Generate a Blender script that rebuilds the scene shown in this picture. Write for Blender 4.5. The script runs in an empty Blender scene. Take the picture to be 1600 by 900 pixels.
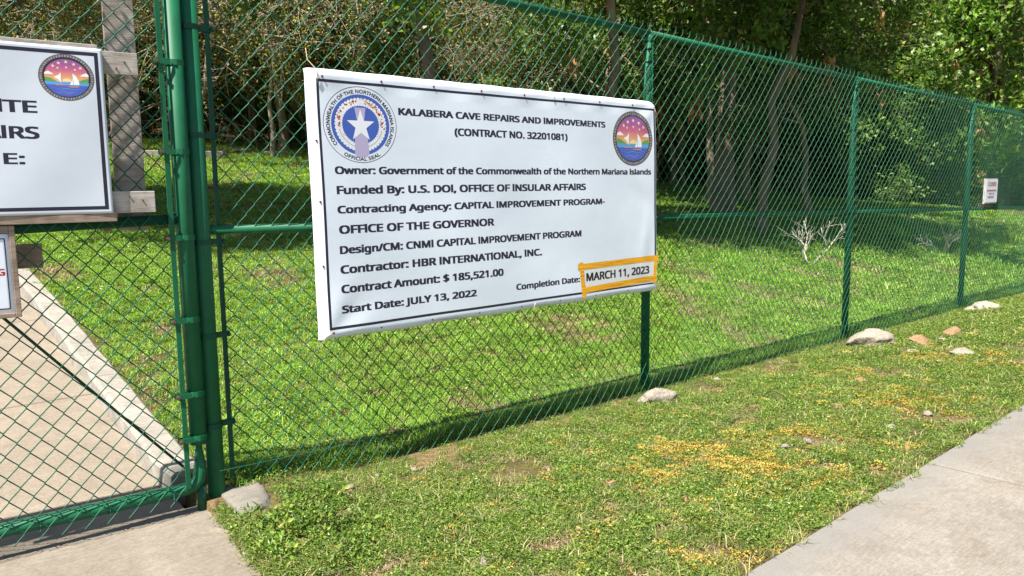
import bpy, bmesh, math, random
import numpy as np
from mathutils import Vector, Matrix

# ------------------------------------------------------------------ camera, sky, sun, exposure
scn = bpy.context.scene
col = scn.collection
F, YAW, PITCH, ROLL = 1227.3, 0.7298, -0.1306, -0.0100
CAM = np.array([-1.2262, -3.317, 1.2852])
_f = np.array([math.sin(YAW)*math.cos(PITCH), math.cos(YAW)*math.cos(PITCH), math.sin(PITCH)])
_r0 = np.array([math.cos(YAW), -math.sin(YAW), 0.0]); _u0 = np.cross(_r0, _f)
_r = math.cos(ROLL)*_r0 + math.sin(ROLL)*_u0
_u = -math.sin(ROLL)*_r0 + math.cos(ROLL)*_u0
cd = bpy.data.cameras.new('camera'); cam = bpy.data.objects.new('camera', cd); col.objects.link(cam)
cam.matrix_world = Matrix(((_r[0], _u[0], -_f[0], CAM[0]), (_r[1], _u[1], -_f[1], CAM[1]), (_r[2], _u[2], -_f[2], CAM[2]), (0, 0, 0, 1)))
cd.sensor_width = 36; cd.lens = 36*F/1600; cd.clip_start = 0.05; cd.clip_end = 2000
scn.camera = cam

SUN = Vector((0.60, 0.115, -1.0)).normalized()          # direction the sunlight travels
elev = math.asin(-SUN.z); azim = math.atan2(-SUN.x, -SUN.y)   # azimuth of the sun from +Y towards +X
w = bpy.data.worlds.new('World'); scn.world = w; w.use_nodes = True
nt = w.node_tree; nt.nodes.clear()
sky = nt.nodes.new('ShaderNodeTexSky'); sky.sky_type = 'NISHITA'; sky.sun_disc = False
sky.sun_elevation = elev; sky.sun_rotation = azim
sky.air_density = 1.0; sky.dust_density = 1.0; sky.ozone_density = 1.0
bg = nt.nodes.new('ShaderNodeBackground'); bg.inputs[1].default_value = 0.062
wo = nt.nodes.new('ShaderNodeOutputWorld')
nt.links.new(sky.outputs[0], bg.inputs[0]); nt.links.new(bg.outputs[0], wo.inputs[0])
sd = bpy.data.lights.new('sun', 'SUN'); sd.energy = 5.0; sd.angle = math.radians(0.53); sd.color = (1.0, 0.95, 0.86)
sun = bpy.data.objects.new('sun', sd); col.objects.link(sun); sun.location = (-10, 2, 20)
sun.rotation_euler = SUN.to_track_quat('-Z', 'Y').to_euler()
scn.view_settings.view_transform = 'Standard'; scn.view_settings.look = 'None'
scn.view_settings.exposure = 1.46; scn.view_settings.gamma = 1.0; scn.view_settings.use_curve_mapping = False
scn.render.engine = 'CYCLES'
scn.cycles.max_bounces = 5; scn.cycles.diffuse_bounces = 3; scn.cycles.transparent_max_bounces = 6

rng = np.random.default_rng(7)
random.seed(7)

# ------------------------------------------------------------------ terrain and pixel helpers
GS = -0.0174                                              # fall of the fence line towards the right
def XE(y): return -0.012+0.13*np.minimum(y, 0)            # verge edge of the apron
def T(x, y):
    x = np.asarray(x, float); y = np.asarray(y, float)
    yy = np.maximum(y-0.6, 0)
    gf = np.where(y < 0, np.clip(1+y/2.0, 0, 1), 1-np.clip((y-0.5)/4.0, 0, 1))
    z = GS*np.clip(x, -6, 26)*gf + 0.09*np.minimum(yy, 8.4) + 0.13*np.clip(yy-8.4, 0, 22) + 0.42*np.maximum(yy-30.4, 0)*np.clip((60-yy)/30, 0.35, 1)
    z = z + 0.05*np.sin(x*0.55+1.0)*np.sin(y*0.45)*np.clip(yy/4, 0, 1)
    z = z + 0.30*np.maximum(x-48, 0)
    z = z - 0.058*np.exp(-(y/np.where(y < 0, 0.85, 1.3))**2)*np.clip((x-0.25)/0.4, 0, 1)      # hollow shaped along the fence foot to bring the shadow strip lower
    z = z - 0.060*np.exp(-np.maximum(x-XE(y), 0)/0.22)*np.clip((0.10-y)/0.2, 0, 1)
    return z
def Tf(x, y): return float(T(x, y))
def XC(y): return 0.02 + 0.065*np.maximum(y, 0)          # lawn edge of the driveway kerb
def ray(u, v): return _f + (u-800)/F*_r + (450-v)/F*_u
def hit(u, v):
    d = ray(u, v); t = np.arange(0.5, 90, 0.01); P = CAM + t[:, None]*d
    k = np.argmax(P[:, 2] < T(P[:, 0], P[:, 1])); return P[k]
def topix(P):
    d = np.asarray(P) - CAM; z = d@_f
    return 800+F*(d@_r)/z, 450-F*(d@_u)/z, z

# ------------------------------------------------------------------ materials
def new_mat(name):
    m = bpy.data.materials.new(name); m.use_nodes = True
    return m, m.node_tree, m.node_tree.nodes['Principled BSDF']
def N(t, typ, **kw):
    n = t.nodes.new(typ)
    for k, v in kw.items(): setattr(n, k, v)
    return n
def ramp(t, stops, interp='LINEAR'):
    r = t.nodes.new('ShaderNodeValToRGB'); r.color_ramp.interpolation = interp
    e = r.color_ramp.elements
    while len(e) < len(stops): e.new(0.5)
    for k, (p, c) in enumerate(stops): e[k].position = p; e[k].color = (*c, 1)
    return r
def coords(t, kind='Object', scale=(1, 1, 1)):
    c = t.nodes.new('ShaderNodeTexCoord'); m = t.nodes.new('ShaderNodeMapping'); m.inputs['Scale'].default_value = scale
    t.links.new(c.outputs[kind], m.inputs[0]); return m.outputs[0]
def noise(t, vec, scale, detail=6, rough=0.6, dist=0):
    n = t.nodes.new('ShaderNodeTexNoise'); n.inputs['Scale'].default_value = scale; n.inputs['Detail'].default_value = detail
    n.inputs['Roughness'].default_value = rough; n.inputs['Distortion'].default_value = dist
    if vec is not None: t.links.new(vec, n.inputs['Vector'])
    return n
def mix(t, fac, a, b, mode='MIX'):
    n = t.nodes.new('ShaderNodeMix'); n.data_type = 'RGBA'; n.blend_type = mode
    for s, v in ((0, fac), (6, a), (7, b)):
        if isinstance(v, (int, float)): n.inputs[s].default_value = v
        elif isinstance(v, tuple): n.inputs[s].default_value = (*v, 1)
        else: t.links.new(v, n.inputs[s])
    return n.outputs[2]
def bump(t, h, b, strength=0.3, dist=0.01):
    n = t.nodes.new('ShaderNodeBump'); n.inputs['Strength'].default_value = strength; n.inputs['Distance'].default_value = dist
    t.links.new(h, n.inputs['Height']); t.links.new(n.outputs[0], b.inputs['Normal'])
def flat(name, c, rough=0.5, metal=0.0, spec=0.5):
    m, t, b = new_mat(name); b.inputs['Base Color'].default_value = (*c, 1); b.inputs['Roughness'].default_value = rough
    b.inputs['Metallic'].default_value = metal; b.inputs['Specular IOR Level'].default_value = spec
    return m
M = {}
def paint(name, c, dark, rough=0.55):
    m, t, b = new_mat(name); v = coords(t)
    n = noise(t, v, 9, 8, 0.7); r = ramp(t, [(0.35, dark), (0.6, c)]); t.links.new(n.outputs[0], r.inputs[0])
    n2 = noise(t, v, 160, 3, 0.6); r2 = ramp(t, [(0.70, (0, 0, 0)), (0.76, (1, 1, 1))]); t.links.new(n2.outputs[0], r2.inputs[0])
    fm = N(t, 'ShaderNodeMath', operation='MULTIPLY'); fm.inputs[1].default_value = 0.35; t.links.new(r2.outputs[0], fm.inputs[0])
    t.links.new(mix(t, fm.outputs[0], r.outputs[0], (0.16, 0.24, 0.18)), b.inputs['Base Color'])
    b.inputs['Roughness'].default_value = rough; b.inputs['Specular IOR Level'].default_value = 0.3; bump(t, n.outputs[0], b, 0.15, 0.004)
    return m
M['green_paint'] = paint('green_paint', (0.006, 0.108, 0.046), (0.005, 0.085, 0.036))
M['green_dark'] = paint('green_fitting_paint', (0.004, 0.062, 0.032), (0.003, 0.048, 0.025))
def vinyl():
    m, t, b = new_mat('green_vinyl'); v = coords(t)
    n = noise(t, v, 3, 5); r = ramp(t, [(0.3, (0.0045, 0.068, 0.035)), (0.7, (0.009, 0.108, 0.058))]); t.links.new(n.outputs[0], r.inputs[0])
    t.links.new(r.outputs[0], b.inputs['Base Color']); b.inputs['Roughness'].default_value = 0.5; b.inputs['Specular IOR Level'].default_value = 0.35
    return m
M['vinyl'] = vinyl()
M['rust'] = flat('rusty_steel', (0.13, 0.05, 0.03), 0.8)
def concrete(name, c1, c2, stain, rough=0.9, sc=1.0, edge=None):
    m, t, b = new_mat(name); v = coords(t)
    n1 = noise(t, v, 1.6*sc, 8, 0.65, 0.3); r1 = ramp(t, [(0.3, c2), (0.65, c1)]); t.links.new(n1.outputs[0], r1.inputs[0])
    n2 = noise(t, v, 5*sc, 9, 0.75, 0.5); r2 = ramp(t, [(0.44, (0, 0, 0)), (0.68, (1, 1, 1))]); t.links.new(n2.outputs[0], r2.inputs[0])
    fm = N(t, 'ShaderNodeMath', operation='MULTIPLY'); fm.inputs[1].default_value = 0.55; t.links.new(r2.outputs[0], fm.inputs[0])
    c = mix(t, fm.outputs[0], r1.outputs[0], stain)
    n3 = noise(t, v, 75*sc, 6, 0.85); r3 = ramp(t, [(0.34, (0.74, 0.72, 0.70)), (0.66, (1.14, 1.14, 1.14))]); t.links.new(n3.outputs[0], r3.inputs[0])
    c = mix(t, 1.0, c, r3.outputs[0], 'MULTIPLY')
    mp = coords(t, 'Object', (7, 60, 20)); n4 = noise(t, mp, 2.2, 6, 0.7); r4 = ramp(t, [(0.35, (0.80, 0.78, 0.76)), (0.62, (1.06, 1.06, 1.06))]); t.links.new(n4.outputs[0], r4.inputs[0])
    c = mix(t, 0.8, c, r4.outputs[0], 'MULTIPLY')
    if edge is not None:                                 # grey grime along the grass edge
        g = N(t, 'ShaderNodeNewGeometry'); sp = N(t, 'ShaderNodeSeparateXYZ'); t.links.new(g.outputs['Position'], sp.inputs[0])
        ne = noise(t, v, 6, 6, 0.7); ad = N(t, 'ShaderNodeMath', operation='MULTIPLY_ADD'); ad.inputs[1].default_value = 0.45; t.links.new(ne.outputs[0], ad.inputs[0]); t.links.new(sp.outputs[1], ad.inputs[2])
        mr = N(t, 'ShaderNodeMapRange'); mr.inputs[1].default_value = edge+0.225-0.22; mr.inputs[2].default_value = edge+0.225; t.links.new(ad.outputs[0], mr.inputs[0])
        fe = N(t, 'ShaderNodeMath', operation='MULTIPLY'); fe.inputs[1].default_value = 0.75; t.links.new(mr.outputs[0], fe.inputs[0])
        c = mix(t, fe.outputs[0], c, (0.17, 0.165, 0.155))
    t.links.new(c, b.inputs['Base Color']); b.inputs['Roughness'].default_value = rough; b.inputs['Specular IOR Level'].default_value = 0.25
    bump(t, n3.outputs[0], b, 0.45, 0.004); return m
M['driveway'] = concrete('driveway_concrete', (0.258, 0.222, 0.176), (0.205, 0.175, 0.138), (0.155, 0.13, 0.10))
M['apron'] = concrete('apron_concrete', (0.235, 0.206, 0.168), (0.18, 0.156, 0.127), (0.12, 0.104, 0.085))
M['sidewalk'] = concrete('sidewalk_concrete', (0.245, 0.224, 0.195), (0.20, 0.181, 0.157), (0.135, 0.107, 0.083), 0.9, 1.0, -2.0)
M['kerb'] = concrete('kerb_concrete', (0.34, 0.318, 0.28), (0.22, 0.205, 0.18), (0.12, 0.112, 0.10), 0.9, 2.5)
M['block'] = concrete('block_concrete', (0.22, 0.205, 0.18), (0.15, 0.14, 0.12), (0.08, 0.075, 0.065), 0.9, 3)
def rockmat(name, c1, c2, c3):
    m, t, b = new_mat(name); v = coords(t)
    n1 = noise(t, v, 9, 8, 0.7, 0.4); r1 = ramp(t, [(0.3, c2), (0.55, c1), (0.72, c3)]); t.links.new(n1.outputs[0], r1.inputs[0])
    n2 = noise(t, v, 90, 6, 0.75); r2 = ramp(t, [(0.3, (0.55, 0.53, 0.5)), (0.6, (1.1, 1.1, 1.1))]); t.links.new(n2.outputs[0], r2.inputs[0])
    t.links.new(mix(t, 1.0, r1.outputs[0], r2.outputs[0], 'MULTIPLY'), b.inputs['Base Color']); b.inputs['Roughness'].default_value = 0.92
    bump(t, n2.outputs[0], b, 0.8, 0.012); return m
M['rock_grey'] = rockmat('grey_limestone', (0.40, 0.35, 0.285), (0.20, 0.165, 0.125), (0.46, 0.415, 0.35))
M['rock_orange'] = rockmat('orange_limestone', (0.34, 0.215, 0.11), (0.17, 0.095, 0.045), (0.42, 0.31, 0.19))
def woodmat(name, c1, c2):
    m, t, b = new_mat(name); v = coords(t, 'Object', (4, 60, 60))
    n1 = noise(t, v, 1.4, 8, 0.7, 0.6); r1 = ramp(t, [(0.28, c2), (0.5, c1), (0.75, tuple(min(1, 1.25*q) for q in c1))]); t.links.new(n1.outputs[0], r1.inputs[0])
    v2 = coords(t); n2 = noise(t, v2, 14, 4, 0.6); r2 = ramp(t, [(0.35, (0.7, 0.66, 0.62)), (0.6, (1.08, 1.08, 1.08))]); t.links.new(n2.outputs[0], r2.inputs[0])
    t.links.new(mix(t, 1.0, r1.outputs[0], r2.outputs[0], 'MULTIPLY'), b.inputs['Base Color']); b.inputs['Roughness'].default_value = 0.85
    bump(t, n1.outputs[0], b, 0.5, 0.003); return m
M['wood_pale'] = woodmat('weathered_pale_wood', (0.40, 0.365, 0.33), (0.24, 0.21, 0.185))
M['wood_brown'] = woodmat('weathered_brown_wood', (0.27, 0.205, 0.155), (0.15, 0.105, 0.078))
M['wood_plank'] = woodmat('weathered_plank_wood', (0.33, 0.29, 0.255), (0.20, 0.17, 0.145))
def vinylsheet(name, c):
    m, t, b = new_mat(name); v = coords(t)
    n1 = noise(t, v, 2.2, 5, 0.6, 0.3); r1 = ramp(t, [(0.3, tuple(q*0.93 for q in c)), (0.7, c)]); t.links.new(n1.outputs[0], r1.inputs[0])
    n2 = noise(t, v, 14, 6, 0.7); r2 = ramp(t, [(0.66, (0, 0, 0)), (0.8, (1, 1, 1))]); t.links.new(n2.outputs[0], r2.inputs[0])
    fm = N(t, 'ShaderNodeMath', operation='MULTIPLY'); fm.inputs[1].default_value = 0.16; t.links.new(r2.outputs[0], fm.inputs[0])
    t.links.new(mix(t, fm.outputs[0], r1.outputs[0], (0.5, 0.47, 0.42)), b.inputs['Base Color'])
    b.inputs['Roughness'].default_value = 0.42; b.inputs['Specular IOR Level'].default_value = 0.45
    n3 = noise(t, v, 5, 3, 0.5); bump(t, n3.outputs[0], b, 0.25, 0.006); return m
M['sheet'] = vinylsheet('white_vinyl_sheet', (0.74, 0.80, 0.89))
M['sheet_sign'] = vinylsheet('white_sign_sheet', (0.62, 0.67, 0.75))
M['ink'] = flat('navy_black_ink', (0.016, 0.014, 0.034), 0.45)
M['ink_black'] = flat('black_ink', (0.012, 0.010, 0.012), 0.5)
M['ink_red'] = flat('red_ink', (0.38, 0.02, 0.02), 0.5)
M['ink_blue'] = flat('blue_ink', (0.055, 0.115, 0.46), 0.45)
M['ink_white'] = flat('white_ink', (0.80, 0.82, 0.86), 0.45)
M['ink_mauve'] = flat('mauve_ink', (0.47, 0.40, 0.60), 0.45)
M['ink_grey'] = flat('dark_grey_ink', (0.10, 0.095, 0.11), 0.45)
M['ink_tan'] = flat('tan_ink', (0.36, 0.32, 0.28), 0.45)
M['ink_orange'] = flat('orange_ink', (0.62, 0.25, 0.07), 0.45)
M['ink_star'] = flat('cream_star_ink', (0.78, 0.62, 0.38), 0.45)
M['ink_sea'] = flat('sea_blue_ink', (0.06, 0.11, 0.45), 0.45)
M['ink_sea2'] = flat('light_sea_ink', (0.10, 0.32, 0.62), 0.45)
M['ink_violet'] = flat('violet_ink', (0.20, 0.13, 0.50), 0.45)
M['ink_hill'] = flat('hill_green_ink', (0.12, 0.30, 0.08), 0.45)
M['ink_yellow'] = flat('pale_yellow_ink', (0.78, 0.62, 0.20), 0.45)
M['paper'] = flat('patch_paper', (0.70, 0.70, 0.70), 0.6)
M['twine'] = flat('pale_twine', (0.42, 0.33, 0.22), 0.9)
def gradmat():
    m, t, b = new_mat('sunset_gradient_ink'); a = N(t, 'ShaderNodeAttribute', attribute_name='grad')
    r = ramp(t, [(0.0, (0.06, 0.11, 0.45)), (0.33, (0.75, 0.55, 0.15)), (0.48, (0.72, 0.36, 0.12)), (0.66, (0.55, 0.13, 0.22)), (0.82, (0.33, 0.09, 0.27)), (1.0, (0.20, 0.09, 0.30))])
    t.links.new(a.outputs['Fac'], r.inputs[0]); t.links.new(r.outputs[0], b.inputs['Base Color']); b.inputs['Roughness'].default_value = 0.45
    return m
M['sunset'] = gradmat()
def tapemat():
    m, t, b = new_mat('orange_packing_tape'); v = coords(t, 'Object', (3, 1, 60))
    n = noise(t, v, 1.5, 5, 0.6); r = ramp(t, [(0.25, (0.50, 0.20, 0.004)), (0.5, (0.80, 0.37, 0.006)), (0.8, (0.86, 0.50, 0.04))]); t.links.new(n.outputs[0], r.inputs[0])
    t.links.new(r.outputs[0], b.inputs['Base Color']); b.inputs['Roughness'].default_value = 0.25; bump(t, n.outputs[0], b, 0.5, 0.004); return m
M['tape'] = tapemat()
def barkmat(name, c1, c2):
    m, t, b = new_mat(name); v = coords(t, 'Object', (1, 1, 0.35))
    n1 = noise(t, v, 5, 8, 0.75, 0.5); r1 = ramp(t, [(0.32, c2), (0.6, c1), (0.8, tuple(q*1.35 for q in c1))]); t.links.new(n1.outputs[0], r1.inputs[0])
    t.links.new(r1.outputs[0], b.inputs['Base Color']); b.inputs['Roughness'].default_value = 0.95; bump(t, n1.outputs[0], b, 0.7, 0.03); return m
M['bark'] = barkmat('brown_bark', (0.17, 0.125, 0.085), (0.06, 0.045, 0.032))
M['bark_pale'] = barkmat('pale_bark', (0.24, 0.19, 0.13), (0.10, 0.078, 0.053))
M['bark_grey'] = barkmat('grey_brown_twig_bark', (0.27, 0.23, 0.17), (0.12, 0.098, 0.072))
M['deadwood'] = barkmat('bleached_dead_wood', (0.42, 0.385, 0.32), (0.24, 0.21, 0.165))
def leafmat(name, stops, trans=0.35, rough=0.5, patch=None):
    m, t, b = new_mat(name); g = N(t, 'ShaderNodeNewGeometry')
    r = ramp(t, stops); t.links.new(g.outputs['Random Per Island'], r.inputs[0]); c = r.outputs[0]
    if patch:
        sc, lo, hi, pc, amt = patch
        n = noise(t, g.outputs['Position'], sc, 4, 0.6); r2 = ramp(t, [(lo, (0, 0, 0)), (hi, (1, 1, 1))]); t.links.new(n.outputs[0], r2.inputs[0])
        fm = N(t, 'ShaderNodeMath', operation='MULTIPLY'); fm.inputs[1].default_value = amt; t.links.new(r2.outputs[0], fm.inputs[0])
        c = mix(t, fm.outputs[0], c, pc)
    oi = N(t, 'ShaderNodeObjectInfo'); hs = N(t, 'ShaderNodeHueSaturation')
    mr = N(t, 'ShaderNodeMapRange'); mr.inputs[3].default_value = 0.72; mr.inputs[4].default_value = 1.28; t.links.new(oi.outputs['Random'], mr.inputs[0])
    t.links.new(mr.outputs[0], hs.inputs['Value']); t.links.new(c, hs.inputs['Color']); c = hs.outputs[0]
    t.links.new(c, b.inputs['Base Color']); b.inputs['Roughness'].default_value = rough; b.inputs['Specular IOR Level'].default_value = 0.35
    tr = N(t, 'ShaderNodeBsdfTranslucent'); tc = mix(t, 1.0, c, (1.25, 1.35, 0.55), 'MULTIPLY'); t.links.new(tc, tr.inputs[0])
    ms = N(t, 'ShaderNodeMixShader'); ms.inputs[0].default_value = trans
    out = t.nodes['Material Output']; t.links.new(b.outputs[0], ms.inputs[1]); t.links.new(tr.outputs[0], ms.inputs[2]); t.links.new(ms.outputs[0], out.inputs[0])
    return m
M['leaf_olive'] = leafmat('olive_leaves', [(0.0, (0.085, 0.10, 0.026)), (0.4, (0.19, 0.205, 0.05)), (0.66, (0.31, 0.30, 0.10)), (0.84, (0.48, 0.40, 0.24)), (1.0, (0.58, 0.49, 0.35))], 0.42, 0.5, (0.45, 0.48, 0.64, (0.16, 0.22, 0.03), 0.55))
M['leaf_green'] = leafmat('bright_green_leaves', [(0.0, (0.07, 0.165, 0.028)), (0.5, (0.145, 0.29, 0.042)), (0.9, (0.25, 0.37, 0.065)), (1.0, (0.36, 0.38, 0.11))], 0.42, 0.4)
M['leaf_dark'] = leafmat('dark_green_leaves', [(0.0, (0.045, 0.10, 0.020)), (0.6, (0.105, 0.19, 0.035)), (0.95, (0.18, 0.26, 0.05)), (1.0, (0.30, 0.21, 0.10))], 0.36, 0.42)
M['leaf_brown'] = leafmat('dry_brown_leaves', [(0.0, (0.24, 0.115, 0.04)), (0.6, (0.42, 0.23, 0.09)), (1.0, (0.52, 0.34, 0.17))], 0.3, 0.7)
M['lawn_blade'] = leafmat('lawn_grass_blades', [(0.0, (0.09, 0.205, 0.020)), (0.5, (0.18, 0.345, 0.036)), (0.87, (0.27, 0.41, 0.065)), (0.96, (0.42, 0.42, 0.15)), (1.0, (0.52, 0.46, 0.25))], 0.35, 0.5, (0.55, 0.5, 0.72, (0.32, 0.36, 0.10), 0.5))
M['verge_blade'] = leafmat('verge_grass_blades', [(0.0, (0.060, 0.12, 0.018)), (0.5, (0.135, 0.205, 0.032)), (0.70, (0.22, 0.27, 0.055)), (0.88, (0.34, 0.30, 0.13)), (1.0, (0.46, 0.38, 0.23))], 0.3, 0.5, (1.3, 0.48, 0.7, (0.25, 0.22, 0.085), 0.5))
M['weed'] = leafmat('verge_weed_leaves', [(0.0, (0.045, 0.10, 0.013)), (0.55, (0.118, 0.208, 0.028)), (0.85, (0.225, 0.30, 0.050)), (0.97, (0.27, 0.28, 0.07)), (1.0, (0.36, 0.30, 0.15))], 0.3, 0.4)
M['weed_yellow'] = leafmat('yellowed_weed_leaves', [(0.0, (0.30, 0.17, 0.025)), (0.5, (0.46, 0.30, 0.05)), (0.75, (0.40, 0.34, 0.08)), (1.0, (0.22, 0.28, 0.05))], 0.3, 0.5)
M['straw'] = leafmat('dry_straw', [(0.0, (0.15, 0.105, 0.055)), (0.6, (0.28, 0.215, 0.125)), (1.0, (0.42, 0.34, 0.22))], 0.2, 0.8)
M['litter'] = leafmat('fallen_leaf_litter', [(0.0, (0.10, 0.038, 0.02)), (0.5, (0.20, 0.095, 0.045)), (1.0, (0.34, 0.22, 0.12))], 0.1, 0.8)
def soilmat():
    m, t, b = new_mat('soil_and_thatch'); g = N(t, 'ShaderNodeNewGeometry'); p = g.outputs['Position']
    n1 = noise(t, p, 1.4, 8, 0.65); r1 = ramp(t, [(0.35, (0.065, 0.072, 0.022)), (0.55, (0.14, 0.115, 0.048)), (0.72, (0.28, 0.195, 0.11))]); t.links.new(n1.outputs[0], r1.inputs[0])
    n2 = noise(t, p, 45, 6, 0.8); r2 = ramp(t, [(0.3, (0.45, 0.42, 0.38)), (0.65, (1.2, 1.2, 1.15))]); t.links.new(n2.outputs[0], r2.inputs[0])
    c = mix(t, 1.0, r1.outputs[0], r2.outputs[0], 'MULTIPLY')
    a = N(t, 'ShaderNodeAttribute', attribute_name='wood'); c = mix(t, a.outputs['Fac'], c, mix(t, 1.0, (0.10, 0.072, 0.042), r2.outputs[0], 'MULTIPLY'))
    t.links.new(c, b.inputs['Base Color']); b.inputs['Roughness'].default_value = 1.0; b.inputs['Specular IOR Level'].default_value = 0.1
    bump(t, n2.outputs[0], b, 0.9, 0.02); return m
M['soil'] = soilmat()

# ------------------------------------------------------------------ mesh helpers
class MB:
    def __init__(s): s.v = []; s.f = []
    def add(s, verts, faces):
        o = len(s.v); s.v.extend([tuple(map(float, q)) for q in verts]); s.f.extend([tuple(i+o for i in f) for f in faces]); return s
    def box(s, c, size, R=None):
        hx, hy, hz = (q/2 for q in size)
        V = [(x*hx, y*hy, z*hz) for x in (-1, 1) for y in (-1, 1) for z in (-1, 1)]
        if R is not None: V = [tuple(R@Vector(q)) for q in V]
        V = [(q[0]+c[0], q[1]+c[1], q[2]+c[2]) for q in V]
        return s.add(V, [(0, 1, 3, 2), (4, 6, 7, 5), (0, 4, 5, 1), (2, 3, 7, 6), (0, 2, 6, 4), (1, 5, 7, 3)])
    def tube(s, pts, rad, n=8, caps=True):
        pts = np.asarray(pts, float); k = len(pts); rad = np.broadcast_to(np.asarray(rad, float), (k,))
        tan = np.gradient(pts, axis=0); tan /= np.linalg.norm(tan, axis=1)[:, None]+1e-12
        ref = np.array([0, 0, 1.0]) if abs(tan[:, 2]).mean() < 0.8 else np.array([0, 1.0, 0])
        V = []
        for i in range(k):
            a = np.cross(tan[i], ref); a /= np.linalg.norm(a)+1e-12; b = np.cross(tan[i], a)
            for j in range(n):
                th = 2*math.pi*j/n; V.append(pts[i]+rad[i]*(math.cos(th)*a+math.sin(th)*b))
        Fc = [(i*n+j, i*n+(j+1) % n, (i+1)*n+(j+1) % n, (i+1)*n+j) for i in range(k-1) for j in range(n)]
        if caps: Fc += [tuple(range(n))[::-1], tuple(range((k-1)*n, k*n))]
        return s.add(V, Fc)
    def mesh(s, name, mat=None, smooth=False):
        me = bpy.data.meshes.new(name); me.from_pydata(s.v, [], s.f)
        if mat: me.materials.append(mat)
        if smooth: me.polygons.foreach_set('use_smooth', [True]*len(me.polygons))
        me.update(); return me
    def build(s, name, mat, parent=None, smooth=False, bevel=0):
        me = s.mesh(name, mat, smooth)
        bm = bmesh.new(); bm.from_mesh(me)
        if bevel: bmesh.ops.bevel(bm, geom=bm.edges[:], offset=bevel, segments=2, affect='EDGES', profile=0.6)
        bmesh.ops.recalc_face_normals(bm, faces=bm.faces); bm.to_mesh(me); bm.free()
        return link(name, me, parent)
def link(name, me, parent=None):
    o = bpy.data.objects.new(name, me); col.objects.link(o)
    if parent: o.parent = parent
    return o
def empty(name, loc=(0, 0, 0), rz=0.0):
    o = bpy.data.objects.new(name, None); col.objects.link(o); o.location = loc; o.rotation_euler = (0, 0, rz); o.empty_display_size = 0.1
    return o
def tag(o, label=None, cat=None, group=None, kind=None):
    if label: o['label'] = label
    if cat: o['category'] = cat
    if group: o['group'] = group
    if kind: o['kind'] = kind
    return o
def np_mesh(name, V, Q, mat, smooth=False):
    """mesh from numpy arrays of equal-sized faces"""
    me = bpy.data.meshes.new(name); V = np.asarray(V, np.float32); Q = np.asarray(Q, np.int32)
    me.vertices.add(len(V)); me.vertices.foreach_set('co', V.ravel())
    me.loops.add(Q.size); me.loops.foreach_set('vertex_index', Q.ravel())
    me.polygons.add(len(Q)); me.polygons.foreach_set('loop_start', np.arange(len(Q), dtype=np.int32)*Q.shape[1])
    if smooth: me.polygons.foreach_set('use_smooth', np.ones(len(Q), bool))
    me.update(calc_edges=True)
    if mat: me.materials.append(mat)
    return me

# ------------------------------------------------------------------ ground sheet
def build_ground():
    ys = np.unique(np.concatenate([np.linspace(-60, -6, 12), np.linspace(-6, -0.2, 24), np.array([-0.02, 0.02]), np.linspace(0.2, 16, 50), np.linspace(16, 60, 40), np.linspace(60, 140, 10)]))
    us = np.unique(np.concatenate([np.linspace(-70, -6, 12), np.linspace(-6, -0.4, 14), np.array([-0.09, -0.06, -0.02, 0.0]), np.linspace(0.3, 20, 60), np.linspace(20, 60, 40), np.linspace(60, 130, 10)]))
    U, Y = np.meshgrid(us, ys); X = U + XC(np.clip(Y, 0, 40)) - 0.02 + np.where(Y < 0, 0.13*np.maximum(Y, -2.3)+0.045*np.clip(-Y/0.3, 0, 1), 0)
    Z = T(X, Y)
    drop = (U < -0.075) & (Y < 24); Z = np.where(drop, Z-0.26, Z)
    Z = np.where((Y < -2.1), Z-0.10, Z)
    Z = np.where((U >= -0.075) & (Y >= -2.2), Z-0.01, Z)
    n, m = X.shape; V = np.stack([X, Y, Z], -1).reshape(-1, 3)
    i = np.arange(n-1)[:, None]*m + np.arange(m-1)[None]; Q = np.stack([i, i+1, i+m+1, i+m], -1).reshape(-1, 4)
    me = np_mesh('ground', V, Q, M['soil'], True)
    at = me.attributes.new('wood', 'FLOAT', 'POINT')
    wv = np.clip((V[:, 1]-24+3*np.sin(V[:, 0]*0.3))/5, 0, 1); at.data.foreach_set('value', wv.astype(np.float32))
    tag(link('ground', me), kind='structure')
build_ground()

# ------------------------------------------------------------------ concrete: apron, driveway, kerb, sidewalk
DZ = -0.085                                              # driveway surface below the fence base
def slab(name, outline, zf, thick, mat, parent, bev=0.006, seg=None):
    """outline: list of (x, y) anticlockwise; top follows zf"""
    bm = bmesh.new(); top = [bm.verts.new((x, y, zf(x, y))) for x, y in outline]; bot = [bm.verts.new((x, y, zf(x, y)-thick)) for x, y in outline]
    ft = bm.faces.new(top); bm.faces.new(bot[::-1]); n = len(top)
    for k in range(n): bm.faces.new((top[k], bot[k], bot[(k+1) % n], top[(k+1) % n]))
    bmesh.ops.recalc_face_normals(bm, faces=bm.faces)
    te = [e for e in bm.edges if e.verts[0] in top and e.verts[1] in top]
    if bev: bmesh.ops.bevel(bm, geom=te, offset=bev, segments=2, affect='EDGES', profile=0.5)
    me = bpy.data.meshes.new(name); bm.to_mesh(me); bm.free(); me.materials.append(mat)
    return link(name, me, parent)
zdrive = lambda x, y: Tf(0, y) + DZ
drive = tag(empty('driveway', (0, 0, 0)), kind='structure')
XL = -5.2
ylines = [0.06, 1.9, 3.9, 5.9, 7.9, 9.9, 12, 14, 16, 18, 20, 22]
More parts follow.
